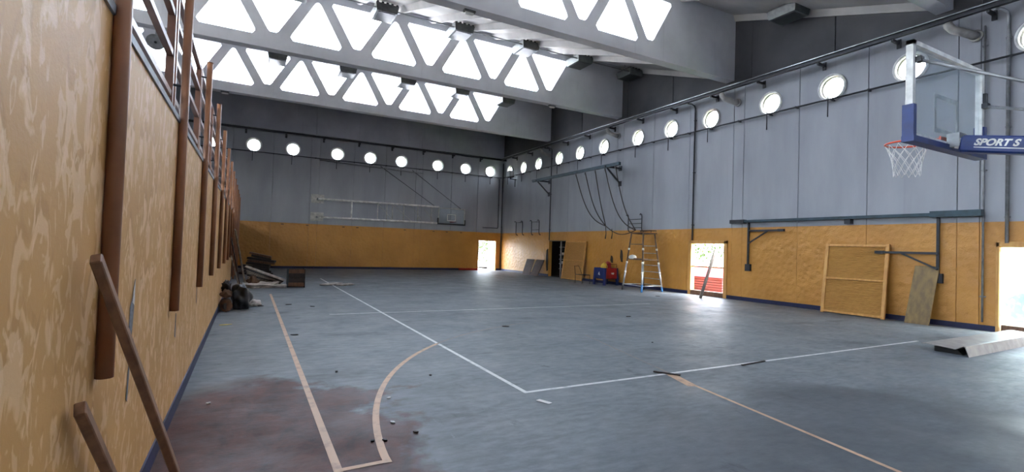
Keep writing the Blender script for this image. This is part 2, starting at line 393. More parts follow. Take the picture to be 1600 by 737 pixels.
for u0, u1 in ((-9.3,-3.0), (-3.0,3.2), (3.2,9.5), (9.5,15.62)):
    panel(wf, 'upper_panel', M['upper_far'], fF, u0, u1, 7.75, 11.0, c=.02)
for x in (1.6,2.9,4.9,5.7,8.6,10.5,11.4,12.4): MB().box(x-.07,x+.07,L-.03,L,2.46,2.5).build('fixing', M['dark_steel'], wf)
# near wall and the gallery's back wall (behind the camera / behind the gallery)
tag(MB().box(XG-.2, B+.2, YN-.2, YN, 0, 11).build('wall_near', M['grey_wall']), 'near end wall behind the viewer', 'wall', kind='structure')
wg = thing('wall_gallery', 'grey back wall behind the spectator gallery with an added row of windows', 'wall', (XG, 12, 0), kind='structure')
NW = [1.2+3.3*k for k in range(4)]; NZ0, NZ1, NH = GW  # openings added out of view to let fill light into the hall
MB().box(XG-.2, XG, YN, L+.2, 0, NZ0).build('lower_band', M['grey_wall'], wg); MB().box(XG-.2, XG, YN, L+.2, NZ1, 11).build('upper_band', M['grey_wall'], wg)
xs_ = [YN] + [v for c in NW for v in (c-NH, c+NH)] + [L+.2]
for i in range(0, len(xs_), 2): MB().box(XG-.2, XG, xs_[i], xs_[i+1], NZ0, NZ1).build('pier', M['grey_wall'], wg)
for i, c in enumerate(NW):
    e = thing('window_%d' % (40+i), 'added unseen window in the gallery back wall, %s from the near wall' % ORD[i], 'window', (XG, c, NZ0), 'added gallery windows', 'structure')
    MB().box(XG-.12,XG-.11,c-NH,c+NH,NZ0,NZ1).build('pane', M['glass'], e)
    for x in (c-NH,c-.04,c+NH-.08): MB().box(XG-.15,XG-.08,x,x+.08,NZ0,NZ1).build('mullion', M['dark_steel'], e)
    for z in (NZ0,NZ1-.08): MB().box(XG-.15,XG-.08,c-NH,c+NH,z,z+.08).build('transom', M['dark_steel'], e)
# left wall under the gallery
wl = thing('wall_left', 'low left wall with sponged ochre paint below the gallery', 'wall', (AX, 9, 0), kind='structure')
b = MB(); YE = 20.2
prof = [(YN, 0), (YE, 0), (YE-.05, .5), (YE+.03, .9), (YE-.12, 1.3), (YE-.02, 1.7), (YE-.2, 2.1), (YE-.1, 2.48), (YN, 2.48)]
b.prism(prof, lambda u, v, d: (AX-d, u, v), 0, .22); b.build('wall_body', M['sponged'], wl)
MB().box(AX-.26, AX+.012, YN, YE-.1, 2.48, 2.52).build('coping', M['concrete_cap'], wl)
def chip(poly, mt, name='paint_chip', x=AX+.002):
    MB().prism(poly, lambda u, v, d: (x+d, u, v), 0, .0015).build(name, mt, wl)
chip([(3.2,1.05),(3.28,1.03),(3.31,1.2),(3.3,1.3),(3.25,1.24),(3.21,1.2)], M['chip_grey'])
chip([(3.25,1.22),(3.3,1.2),(3.3,1.34),(3.27,1.3)], M['chip_white'], x=AX+.0038)
chip([(3.22,.72),(3.25,.7),(3.27,.86),(3.24,.9)], M['chip_grey'])
chip([(5.1,.72),(5.16,.7),(5.16,.9),(5.12,.92)], M['chip_grey'])
chip([(7.0,.8),(7.05,.78),(7.06,1.0),(7.02,1.0)], M['chip_grey'])
tag(MB().box(XG, AX-.22, YN, L, 2.25, 2.47).build('gallery_floor', M['gallery']), 'concrete floor of the spectator gallery above the left wall', 'gallery floor', kind='structure')
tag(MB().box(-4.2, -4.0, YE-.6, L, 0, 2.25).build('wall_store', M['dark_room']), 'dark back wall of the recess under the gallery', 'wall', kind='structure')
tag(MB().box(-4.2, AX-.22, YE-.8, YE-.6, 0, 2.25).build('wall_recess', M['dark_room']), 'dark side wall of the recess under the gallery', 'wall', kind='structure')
wp = thing('partition', 'dark brown boarded partition at the far end of the left side', 'partition', (AX, 27.5, 0))
for i in range(14):
    y = 23.4 + i*.515
    MB().box(AX-.08-.01*(i % 2), AX-.04, y, y+.5, 0, 2.25).build('plank', M['old_wood'], wp)
# baseboards
for side, segs, fn in (('right', ((YN,-.6),(1.0,3.3),(4.88,12.25),(14.02,22.65),(24.42,L-.02)), lambda a, c: (B-.02, B, a, c, 0, .13)), ('far', ((AX,13.65),(15.06,B-.02)), lambda a, c: (a, c, L-.02, L, 0, .13))):
    e = thing('baseboard_'+side, 'dark blue painted baseboard of the %s wall' % side, 'baseboard', (B if side == 'right' else 5, 12 if side == 'right' else L, 0), kind='structure')
    for a, c in segs: MB().box(*fn(a, c)).build('segment', M['blue_board'], e)
tag(MB().box(AX, AX+.012, YN, YE, 0, .13).build('baseboard_left', M['blue_board']), 'dark blue painted baseboard of the left wall', 'baseboard', kind='structure')
# ------------------------------------------------------------------ roof: beams with triangular lights, slabs
YB = [-.75, 5.75, 12.12, 18.3, 24.62]
ZB0, ZB1, TW = 7.95, 10.4, .2
UPC = [9.94-2.72*k for k in range(6)]; VC = [11.3-2.72*k for k in range(7)]
def holes():
    hs = []
    for c in UPC:
        hs.append([(c-.74,8.35),(c+.74,8.35),(c+.83,8.47),(c+.8,8.56),(c+.1,9.8),(c+.04,9.86),(c-.04,9.86),(c-.1,9.8),(c-.8,8.56),(c-.83,8.47)])
    for i, c in enumerate(VC):
        hs.append([(c-.1,8.52),(c+.1,8.52),(c+.16,8.58),(c+.9,9.86),(c+.86,9.96),(c-.86,9.96),(c-.9,9.86),(c-.16,8.58)])
    return hs
HS = holes()
def make_beam(y0):
    e = thing('roof_beam', 'x', 'roof beam', (3, y0, ZB0), 'concrete roof beams')
    outer = [(XG,ZB0),(B,ZB0),(B,ZB1),(XG,ZB1)]
    loops = [outer] + HS
    tris = geometry.tessellate_polygon([[Vector((u, v, 0)) for u, v in lp] for lp in loops])
    pts = [p for lp in loops for p in lp]; n = len(pts); b = MB()
    vs = [(u, y0, v) for u, v in pts] + [(u, y0+TW, v) for u, v in pts]
    fs = [tuple(t) for t in tris] + [tuple(i+n for i in t)[::-1] for t in tris]
    k = 0
    for lp in loops:
        mN = len(lp); fs += [(k+i, k+(i+1) % mN, k+(i+1) % mN+n, k+i+n) for i in range(mN)]; k += mN
    b.add(vs, fs); b.build('web', M['beam'], e)
    MB().box(XG, B, y0+TW, y0+.36, ZB0, 8.3).build('bottom_flange', M['beam'], e)
    for h in HS:
        cx = sum(p[0] for p in h)/len(h); cz = sum(p[1] for p in h)/len(h)
        MB().prism([(cx+(u-cx)*1.06, cz+(v-cz)*1.06) for u, v in h], lambda u, v, d: (u, y0+d, v), TW+.002, TW+.012).build('pane', M['glass'], e)
    return e
bm0 = make_beam(YB[2]); bm0['label'] = 'concrete roof beam with triangular skylights, nearest one reaching the right wall'
BL = {0: 'concrete roof beam above the near wall behind the viewer', 1: 'concrete roof beam whose corner shows at the top right edge',
      3: 'second concrete beam with triangular skylights, middle of the three', 4: 'farthest concrete beam with triangular skylights, before the end wall'}
for i, lb in BL.items(): copy_tree(bm0, loc=(3, YB[i], ZB0), label=lb)
ce = thing('ceiling', 'sloping ribbed concrete roof slabs between the beams', 'ceiling', (3, 12, 8), kind='structure')
def slab(y0, z0, y1, z1, x0, x1):
    w_ = x1-x0; cs = [(0,-.2),(.05,-.2),(.16,0),(w_-.16,0),(w_-.05,-.2),(w_,-.2),(w_,.14),(0,.14)]
    b = MB(); n = len(cs)
    vs = [(x0+u, y0, z0+v) for u, v in cs] + [(x0+u, y1, z1+v) for u, v in cs]
    b.add(vs, [list(range(n)), list(range(n, 2*n))[::-1]] + [(i, i+n, (i+1) % n+n, (i+1) % n) for i in range(n)])
    return b.build('roof_panel', M['slab'], ce)
EDG = [B] + [12.66-1.36*k for k in range(17)]
EDG = [e for e in EDG if e > XG] + [XG]
ys = YB + [L+.2]
for i in range(5):
    y0, y1 = ys[i]+.3, ys[i+1]+(.1 if i < 4 else 0)
    for k in range(len(EDG)-1):
        if EDG[k]-EDG[k+1] < .2: continue
        slab(y0, 8.25, y1, 10.38, EDG[k+1], EDG[k])
slab(YN-.2, 10.4, YB[0]+.1, 10.55, XG, B)
# ------------------------------------------------------------------ portholes
def make_porthole():
    e = thing('window_1', 'x', 'window', (0,0,0), 'round porthole windows', 'structure')
    # local frame: wall plane at x=0, room towards -x, centre at origin
    MB().ring((0,0,0), (0,1,0), (0,0,1), (1,0,0), PR+.05, PR-.012, -.05, .06, 40).build('frame', M['white_paint'], e)
    MB().ring((0,0,0), (0,1,0), (0,0,1), (1,0,0), PR-.01, PR-.05, .07, .11, 40).build('sash', M['offwhite'], e)
    MB().tube([(.085,0,0),(.095,0,0)], PR-.03, 40).build('pane', M['glass'], e)
    lv = MB().tube([(-.13,.05,-.22),(-.13,.05,-.9)], .016, 8).build('lever', M['dark_steel'], e)
    MB().bar((-.02,-.08,-.42),(-.2,-.08,-.42), .04, .05).build('clamp', M['dark_steel'], e)
    return e
ph = make_porthole(); first = True; n = 0
RWv = sorted(RW); cnt = len(RWv)
for i, y in enumerate(reversed(RWv)):
    lb = 'round porthole on the right wall, %s from the far corner' % (ORD[i] if i else 'first')
    n += 1
    if first: o = ph; o.location = (B, y, ZC); o['label'] = lb; first = False
    else: o = copy_tree(ph, loc=(B, y, ZC), label=lb)
    o.name = 'window_%d' % n
for i, x in enumerate(reversed(FW)):
    n += 1
    o = copy_tree(ph, loc=(x, L, ZC), rz=math.pi/2, label='round porthole on the far end wall, %s from the right corner' % ORD[i]); o.name = 'window_%d' % n
# ------------------------------------------------------------------ rails and rods along the walls
def rail(name, label, a, b_, inward, brk):
    e = thing(name, label, 'rail', ((a[0]+b_[0])/2, (a[1]+b_[1])/2, a[2]), 'steel wall rails')
    d = (Vector(b_)-Vector(a)).normalized(); upz = Vector((0,0,.055))
    MB().bar(Vector(a)+upz, Vector(b_)+upz, .15, .02).build('top_flange', M['galvanised'], e)
    MB().bar(Vector(a)-upz, Vector(b_)-upz, .12, .02).build('bottom_flange', M['dark_steel'], e)
    MB().bar(a, b_, .03, .1).build('web', M['dark_steel'], e)
    inw = Vector(inward)
    for p in brk:
        q = Vector(p); b = MB(); b.bar(q-Vector((0,0,.1)), q-inw*.38-Vector((0,0,.1)), .06, .07)
        b.bar(q-inw*.36-Vector((0,0,.24)), q-inw*.36+Vector((0,0,.0)), .1, .03, upv=inward); b.build('bracket', M['dark_steel'], e)
ro = .42; rz_ = 7.58
rail('crane_rail', 'galvanised steel rail on brackets high along the right wall', (B-ro, YN+.02, rz_), (B-ro, L-.5, rz_), (-1,0,0), [(B-ro, y, rz_) for y in (.9,2.9,4.95,6.9,8.87,10.88,12.8,14.8,16.78,18.7,20.7,22.7,24.6,26.6,28.6)])
rail('crane_rail', 'dark steel rail high along the far end wall', (XG+.02, L-ro, rz_), (B-.02, L-ro, rz_), (0,-1,0), [(x, L-ro, rz_) for x in (-6,-3.4,-.4,1.6,3.6,5.6,7.6,9.6,11.6,13.6)])
def rod(label, a, b_, stand, inw):
    e = thing('window_rod', label, 'rod', ((a[0]+b_[0])/2, (a[1]+b_[1])/2, a[2]), 'porthole opening rods')
    MB().tube([a, b_], .027, 8).build('shaft', M['dark_steel'], e)
    for p in stand:
        q = Vector(p); MB().bar(q-Vector(inw)*.13, q+Vector(inw)*.03, .04, .06).build('bearing', M['dark_steel'], e)
rod('thin dark opening rod below the portholes of the right wall', (B-.14, YN+.02, 6.38), (B-.14, L-.2, 6.38), [(B-.14, y, 6.38) for y in (1.2,3.2,5.4,7.6,9.7,11.8,14.1,16.1,18.3,20.6,22.6,24.7,26.8,28.6)], (-1,0,0))
rod('thin dark opening rod below the portholes of the far wall', (XG+.02, L-.14, 6.38), (B-.2, L-.14, 6.38), [(x, L-.14, 6.38) for x in (-4,-1,1,3.2,5.36,7.26,9.4,11.6,13.5)], (0,-1,0))
# white drain elbows poking out of the right wall
for i, (y, lb) in enumerate(((5.55,'white drain pipe elbow on the right wall behind the glass backboard'), (12.2,'white drain pipe elbow on the right wall under the nearest beam end'), (18.75,'white drain pipe elbow on the right wall under the second beam'), (24.9,'white drain pipe elbow on the right wall near the far corner'))):
    e = thing('drain_elbow', lb, 'pipe', (B, y, 7.05), 'drain elbows')
    MB().tube([(B-.03,y-.25,7.1),(B-.16,y-.2,7.12),(B-.28,y-.08,7.2),(B-.34,y+.08,7.3),(B-.36,y+.16,7.42),(B-.36,y+.18,7.49)], .095, 12).build('pipe', M['pipe_white'], e)
    MB().ring((B,y-.26,7.1), (0,1,0), (0,0,1), (1,0,0), .14, .09, -.06, -.01, 20).build('collar', M['pipe_white'], e)
# vertical conduits
def conduit(label, pts, r=.025, mt='dark_steel', clips=()):
    e = thing('conduit', label, 'conduit', (pts[-1][0], pts[-1][1], pts[-1][2]), 'wall conduits')
    MB().tube(pts, r, 8).build('pipe', M[mt], e)
    for c in clips: MB().box(c[0]-.03, c[0]+.03, c[1]-.05, c[1]+.05, c[2]-.015, c[2]+.015).build('clip', M[mt], e)
def rconduit(label, y, ztop, zbot, r=.028, mt='dark_steel', hook=True):
    x = B-.05; pts = [(x,y,zbot)]
    pts = ([(x-.28,y+.12,ztop+.06),(x-.14,y+.06,ztop+.05),(x-.04,y+.01,ztop-.02)] if hook else []) + [(x,y,ztop-.12),(x,y,zbot)]
    conduit(label, pts, r, mt, [(B-.03,y,z) for z in (zbot+.6,(ztop+zbot)/2,ztop-.6)])
rconduit('dark vertical conduit running down to the door with the red heap outside', 13.85, 7.45, 2.12)
rconduit('dark vertical conduit above the dark storeroom doorway', 24.35, 7.45, 2.1)
rconduit('grey vertical conduit on the right wall above the rightmost doorway', 4.7, 7.45, 2.07, .035, 'steel_grey')
rconduit('slim grey conduit left of the one above the rightmost doorway', 5.12, 7.4, .2, .022, 'steel_grey', False)
conduit('dark conduit running down the far right corner', [(B-.06,L-.06,7.4),(B-.06,L-.06,.15)], .03, 'dark_steel', [(B-.04,L-.04,3.0),(B-.04,L-.04,5.5)])
conduit('thin dark conduit bending left above the far doorway', [(15.1,L-.05,6.3),(15.1,L-.05,2.95),(15.08,L-.05,2.9),(13.95,L-.05,2.9)], .025, 'dark_steel', [(15.1,L-.03,4.5)])
# black floodlight near the far corner
e = thing('floodlight', 'black floodlight on the right wall close to the far corner', 'floodlight', (B, 28.7, 6.0))
MB().bar((B,28.7,6.1),(B-.5,28.7,6.1), .06, .06).build('arm', M['black'], e)
MB().box(B-.62,B-.3,28.45,28.95,6.2,6.62).build('housing', M['black'], e, .03); MB().tube([(B-.45,28.7,6.1),(B-.45,28.7,6.22)], .03, 8).build('pivot', M['black'], e)
MB().bar((B-.1,28.7,5.6),(B-.1,28.7,6.1), .05, .05).build('strut', M['black'], e)
# ------------------------------------------------------------------ ceiling lamps
def make_lamp():
    e = thing('ceiling_lamp', 'x', 'ceiling lamp', (0,0,0), 'ceiling floodlights')
    b = MB(); b.add([(-.24,-.3,0),(.24,-.3,0),(.24,.3,0),(-.24,.3,0),(-.27,-.33,.2),(.27,-.33,.2),(.27,.33,.2),(-.27,.33,.2)], [(3,2,1,0),(4,5,6,7),(0,1,5,4),(1,2,6,5),(2,3,7,6),(3,0,4,7)])
    h = b.build('housing', M['lamp_body'], e)
    MB().box(-.2,.2,-.26,.26,-.012,0).build('diffuser', M['lamp_glass'], h)
    for i in range(5): MB().box(-.25+i*.115,-.2+i*.115,-.3,.3,.2,.25).build('fin', M['lamp_dark'], e)
    for y in (-.2,.2): MB().tube([(0,y,.22),(0,y,.42)], .012, 6).build('hanger', M['steel_grey'], e)
    for c in [e]: c.scale = (1.45,1.45,1.3)
    return e
lp = make_lamp(); used = False
def lampat(x, y, z, label):
    global used
    if not used: lp.location = (x,y,z); lp['label'] = label; used = True
    else: copy_tree(lp, loc=(x,y,z), label=label)
for i, x in enumerate((15.0,12.2,9.55,6.7,3.85,1.0)):
    lampat(x, 17.35, 9.5, 'grey floodlight hung before the second beam, %s from the right wall' % ORD[i])
for i, x in enumerate((11.9,9.25,6.45,3.65,.75)):
    lampat(x, 23.75, 9.3, 'grey floodlight hung before the farthest beam, %s from the right wall' % ORD[i])
lampat(14.8, 9.7, 9.15, 'large grey floodlight at the top edge above the right wall')
for y, z, lb in ((17.0,9.62,'thin grey conduit linking the lamps before the second beam'), (23.4,9.6,'thin grey conduit linking the lamps before the farthest beam')):
    e = thing('lamp_conduit', lb, 'conduit', (8,y,z))
    MB().tube([(-4,y,z),(B-.02,y,z)], .025, 8).build('pipe', M['steel_grey'], e)
    for x in (1.2,4.0,6.8,9.6,12.4,14.4): MB().tube([(x,y,z),(x,y,z+.25)], .01, 6).build('hanger', M['steel_grey'], e)
def bulkhead(x, y, z, lb):
    e = thing('bulkhead_lamp', lb, 'lamp', (x,y,z), 'small bulkhead lamps')
    MB().box(x-.16,x+.16,y-.07,y+.07,z-.05,z).build('base', M['lamp_body'], e); MB().box(x-.13,x+.13,y-.05,y+.05,z-.11,z-.05).build('cover', M['white_paint'], e, .02)
bulkhead(5.0, YB[2]+.2, ZB0, 'small bulkhead lamp under the nearest roof beam'); bulkhead(11.6, YB[3]+.2, ZB0, 'small white bulkhead lamp under the second roof beam'); bulkhead(-1.2, YB[4]+.2, ZB0, 'small white bulkhead lamp under the farthest roof beam')
e = thing('horn_speaker', 'round grey horn loudspeaker hanging above the gallery railing', 'loudspeaker', (-2.75,18.45,7.2))
MB().tube([(-2.75,18.45,7.95),(-2.75,18.45,7.55)], .05, 10).build('stem', M['steel_grey'], e)
MB().tube([(-2.75,18.45,7.62),(-2.75,18.4,7.6),(-2.75,18.3,7.5),(-2.75,18.2,7.42)], [.06,.1,.18,.24], 20).build('horn', M['steel_grey'], e)
MB().tube([(-2.75,18.22,7.43),(-2.75,18.17,7.4)], [.05,.02], 10).build('driver', M['dark_steel'], e)
# ------------------------------------------------------------------ gallery posts and railing
PY = [.44, 2.59, 4.74, 6.98, 9.05, 11.2, 13.4, 15.6, 17.8, 20.0, 22.2, 24.4, 26.6, 28.8]; PX = AX+.031
PL = ['brown steel post on the left wall, just outside the picture edge', 'thick brown steel post on the left wall, nearest in view'] + ['brown steel post on the left wall, %s counting from the nearest in view' % ORD[i] for i in range(1, 13)]
for i, y in enumerate(PY):
    zb = .985 if y < YE-.1 else 0
    e = thing('gallery_post', PL[i], 'post', (PX, y, zb), 'brown gallery posts')
    MB().tube([(PX,y,zb),(PX,y,3.68)], .032, 16).build('pipe', M['brown_post'], e)
    MB().tube([(PX,y,3.68),(PX,y,3.69)], .034, 16).build('cap', M['brown_paint'], e)
for i in range(len(PY)-1):
    y0, y1 = PY[i]+.12, PY[i+1]-.02; x = AX-.075
    e = thing('railing_panel', ('gallery railing section between the brown posts, %s from the viewer' % ORD[i]), 'railing', (x, (y0+y1)/2, 2.52), 'gallery railing sections')
    for z, hh in ((2.7,.045),(3.02,.045),(3.34,.045),(3.6,.055)): MB().box(x-.022,x+.022,y0,y1,z-hh/2,z+hh/2).build('rail', M['brown_paint'], e)
    for y in (y0, y1): MB().box(x-.028,x+.028,y-.028,y+.028,2.52,3.63).build('upright', M['brown_paint'], e)
    for z in (2.78,3.5): MB().tube([(x,y1,z),(PX,y1+.02,z)], .01, 6).build('stub', M['dark_steel'], e)
# ------------------------------------------------------------------ planks leaning on the left wall
def plank(label, a, b_, wd, th, mt, upv, name='wooden_plank', group=None, bev=.004):
    o = MB().bar(a, b_, wd, th, upv).build(name, M[mt], bevel=bev); return tag(o, label, 'plank', group)
plank('long reddish brown plank leaning on the left wall, crossing the nearest post', (-.48,2.25,1.49), (-.2,3.2,.01), .055, .035, 'plank_brown', (1,0,.3))
plank('short brown plank leaning on the left wall at the bottom left', (-.495,2.22,.97), (-.4,3.05,.01), .055, .035, 'plank_brown', (1,0,.3))
# ------------------------------------------------------------------ near basketball stand
HX, HY = 7.25, 2.75
e = thing('basketball_stand', 'portable basketball stand with clear backboard and blue padded arm at right', 'basketball stand', (HX, 0, 0))
x0, x1, z0, z1 = HX-.9, HX+.9, 2.94, 4.02
fr = MB(); 
for a, c in (((x0+.03,HY,z0),(x0+.03,HY,z1)),((x1-.03,HY,z0),(x1-.03,HY,z1))): fr.bar(a, c, .06, .07, (0,1,0))
for z in (z0+.025,z1-.025): fr.bar((x0,HY,z),(x1,HY,z), .07, .05)
fr = fr.build('board_frame', M['white_paint'], e)
bd = MB().box(x0+.06,x1-.06,HY-.008,HY+.008,z0+.05,z1-.05).build('backboard', M['acrylic'], e)
tq = MB()
for xa, xb, za, zb in ((HX-.295,HX+.295,z0+.15,z0+.2),(HX-.295,HX+.295,z0+.55,z0+.6),(HX-.295,HX-.245,z0+.2,z0+.55),(HX+.245,HX+.295,z0+.2,z0+.55)): tq.box(xa,xb,HY+.009,HY+.011,za,zb)
tq.build('target_square', M['white_paint'], bd)
pd = MB().box(x0-.02,x1+.02,HY-.06,HY+.06,z0-.05,z0+.015).build('bottom_padding', M['pad_blue'], e)
for s in (x0, x1): MB().box(s-.02 if s == x0 else s-.045, s+.045 if s == x0 else s+.02, HY-.055, HY+.055, z0+.015, z0+.36).build('side_padding', M['pad_blue'], e)
rim = MB(); RC = Vector((HX, HY+.4, 3.05)); nR = 32
rim.tube([RC+Vector((.225*math.cos(2*math.pi*i/nR), .225*math.sin(2*math.pi*i/nR), 0)) for i in range(nR+1)], .011, 8, False)
rim.box(HX-.1,HX+.1,HY+.02,HY+.19,3.02,3.045); rim.box(HX-.12,HX+.12,HY+.012,HY+.03,2.9,3.06)
for s in (-1,1): rim.tube([(HX+s*.1,HY+.03,2.92),(HX+s*.15,HY+.24,3.04)], .008, 6)
rim = rim.build('rim', M['hoop_orange'], e)
nb = MB(); K = 12
def netp(i, j):
    rr = [.222,.19,.165,.15,.14,.138][j]; a = 2*math.pi*(i+.5*(j % 2))/K
    return RC+Vector((rr*math.cos(a), rr*math.sin(a), -.02-.078*j))
for i in range(K):
    for j in range(5):
        nb.tube([netp(i,j), netp(i,j+1)], .004, 4, False); nb.tube([netp(i,j), netp(i-1 if j % 2 == 0 else i+1, j+1)], .004, 4, False)
nb.build('net', M['net'], rim)
def boomp(y): return 2.955 + (y-2.6)*.2       # axis height of the sloping arm
arm = MB().bar((HX,2.64,boomp(2.64)), (HX,-.35,boomp(-.35)), .16, .12).build('arm', M['white_paint'], e)
MB().bar((HX,2.6,boomp(2.6)-.005), (HX,.2,boomp(.2)-.005), .2, .19).build('arm_padding', M['pad_blue'], e, .02)
MB().box(HX-.09,HX+.09,2.6,2.72,2.92,3.08).build('mount_plate', M['steel_grey'], e)
for xs, zs in ((x0+.08,3.8),(x1-.03,3.56)):
    br = MB().tube([(xs,HY-.05,zs),(HX+(.06 if xs > HX else -.06),.9,2.86 if xs < HX else 2.84)], .018, 8).build('brace', M['steel_grey'], e)
    MB().box(xs-.04,xs+.04,HY-.09,HY-.03,zs-.03,zs+.03).build('joint', M['dark_steel'], br)
MB().box(x1-.05,x1+.0,HY-.07,HY-.035,3.6,3.72).build('bracket_plate', M['dark_steel'], e)
MB().bar((HX,-.3,.4),(HX,-.3,boomp(-.3)), .16, .14).build('mast', M['white_paint'], e); MB().bar((HX,.35,.4),(HX,-.1,1.9), .1, .1).build('mast_strut', M['white_paint'], e)
MB().box(HX-.5,HX+.5,-.95,.55,.06,.42).build('base', M['pad_blue'], e, .03)
for sx in (-.4,.4):
    for y in (-.8,.4): MB().tube([(HX+sx-.03,y,.06),(HX+sx+.03,y,.06)], .06, 14).build('wheel', M['rubber'], e)
# lettering on the padded arm
def text_mesh(body, size, shear=0, offset=0):
    cu = bpy.data.curves.new('lettering', 'FONT'); cu.body = body; cu.size = size; cu.extrude = .001; cu.shear = shear; cu.offset = offset
    o = bpy.data.objects.new('lettering_tmp', cu); COL.objects.link(o)
    bpy.context.view_layer.update()
    me = bpy.data.meshes.new_from_object(o.evaluated_get(bpy.context.evaluated_depsgraph_get()))
    bpy.data.objects.remove(o); return me
def arm_text(body, size, yst, dz, sx=1.0):
    me = text_mesh(body, size, .25, .004)
    o = bpy.data.objects.new('lettering', me); COL.objects.link(o); me.materials.clear(); me.materials.append(M['white_paint'])
    d = Vector((0,-1,-.2)).normalized(); n_ = Vector((-1,0,0)); u_ = n_.cross(d)
    mm = Matrix((d*sx, u_, n_)).transposed().to_4x4()
    mm.translation = Vector((HX-.1025, yst, boomp(yst)+dz)) - WO[e.name]
    o.matrix_local = mm; o.parent = e; return o
arm_text('SPORT S', .1, 2.47, -.02, 1.0)
MB().bar((HX-.101,2.47,boomp(2.47)-.045),(HX-.101,1.95,boomp(1.95)-.045), .002, .01, (0,0,1)).build('underline', M['white_paint'], e)
# ------------------------------------------------------------------ folded basketball frame on the far wall
yf = L-.32
e = thing('folded_basketball_frame', 'white tubular basketball frame folded flat against the far wall', 'basketball frame', (7.5, yf, 2.9))
for z, sl in ((4.02,.0),(2.98,.0)):
    MB().tube([(3.4,yf,z),(10.7,yf,z+.03)], .06, 10).build('long_tube', M['white_paint'], e)
    MB().box(3.05,3.75,L-.06,L,z-.22,z+.28).build('wall_plate', M['offwhite'], e); MB().bar((3.4,L-.06,z),(3.4,yf,z), .12, .12).build('hinge', M['steel_grey'], e)
for x in (5.27,6.8,7.35,7.7,8.4,9.3,10.2): MB().tube([(x,yf,3.0),(x,yf,4.03)], .045 if x < 6 else .028, 8).build('upright', M['white_paint' if x < 6 else 'offwhite'], e)
for xa, xb in ((6.8,7.7),(7.7,8.9),(8.9,9.6),(9.6,10.4)): MB().tube([(xa,yf,4.0),(xb,yf,3.05)], .015, 6).build('diagonal', M['offwhite'], e)
bd = MB().box(10.65,12.48,yf-.06,yf-.03,3.0,4.02).build('backboard', M['acrylic'], e)
b = MB()
for xa, xb, za, zb in ((11.25,11.85,3.18,3.23),(11.25,11.85,3.58,3.63),(11.25,11.3,3.2,3.6),(11.8,11.85,3.2,3.6)): b.box(xa,xb,yf-.066,yf-.06,za,zb)
b.build('target_square', M['white_paint'], bd)
b = MB()
for xa, xb, za, zb in ((10.65,12.48,3.96,4.02),(10.65,10.7,3.0,4.0),(12.43,12.48,3.0,4.0)): b.box(xa,xb,yf-.07,yf-.02,za,zb)
b.build('board_frame', M['offwhite'], e)
b = MB(); b.box(10.6,12.53,yf-.09,yf-.0,2.93,3.02); b.box(10.6,10.68,yf-.09,yf,3.02,3.35); b.box(12.45,12.53,yf-.09,yf,3.02,3.3); b.build('padding', M['black'], e)
b = MB(); b.tube([(11.55+.22*math.cos(i*math.pi/10), yf-.36+.22*math.sin(i*math.pi/10), 3.12) for i in range(21)], .014, 6, False); b.box(11.45,11.65,yf-.2,yf-.06,3.08,3.13); b.build('rim', M['dark_red'], e)
for xa, za, xb, zb in ((6.9,6.3,10.45,4.06),(8.9,6.25,12.2,4.03)): MB().tube([(xa,L-.16,za),(xb,yf,zb)], .016, 6).build('stay', M['dark_steel'], e)
tag(MB().tube([(3.4,L-.2,6.28),(9.6,L-.2,6.12)], .03, 8).build('guide_tube', M['steel_grey']), 'grey tube across the far wall just below the portholes', 'tube')
# ------------------------------------------------------------------ climbing rope beam and ropes
zb = 5.54; xb = B-.85
e = thing('rope_beam', 'dark teal climbing rope beam on brackets along the right wall', 'beam', (xb, 21, zb))
MB().box(xb-.06,xb+.06,17.35,25.1,zb-.07,zb+.07).build('beam', M['teal'], e)
for y in (18.3,24.6):
    MB().bar((B,y,zb-.02),(xb-.1,y,zb-.02), .08, .08).build('arm', M['dark_steel'], e); MB().bar((B,y,zb-.75),(xb+.05,y,zb-.08), .06, .06).build('strut', M['dark_steel'], e)
    for z in (zb-.02,zb-.75): MB().box(B-.03,B,y-.1,y+.1,z-.12,z+.12).build('wall_plate', M['dark_steel'], e)
G1 = Vector((xb+.1,18.35,2.75)); G2 = Vector((14.3,15.9,2.5))
RT = [(20.75,G1,.55),(19.95,G1,.35),(19.15,G1,.1),(18.4,G2,.6),(17.65,G2,.35)]
for i, (y, g, sg) in enumerate(RT):
    e = thing('climbing_rope', 'climbing rope hanging from the teal beam, %s from the left' % ORD[i], 'rope', (xb, y, 2.5), 'climbing ropes')
    a = Vector((xb,y,zb-.07)); pts = []
    for k in range(15):
        t = k/14; p = a.lerp(g, t); s = math.sin(math.pi*t)*sg*1.25; p.z -= s*.9; p.y += s*.15; pts.append(p)
    MB().tube(pts, .023, 6).build('strand', M['rope'], e); MB().tube([a+Vector((0,0,.02)), a-Vector((0,0,.14))], .035, 8).build('shackle', M['steel_grey'], e)
e = thing('rope_knot', 'bundle of tied rope ends hanging on the right wall by the tower', 'rope', (G1.x, G1.y, 2.2))
pts = [G1.lerp(G2, t)+Vector((0,0,-.28*math.sin(math.pi*t))) for t in [k/12 for k in range(13)]]
MB().tube(pts, .02, 6).build('strand', M['rope'], e)
for dy in (0,.45): MB().tube([(G1.x,G1.y-dy,2.72-dy*.25),(G1.x+.02,G1.y-dy-.02,2.4),(G1.x,G1.y-dy,2.15)], [.018,.018,.03], 6).build('tail', M['rope'], e)
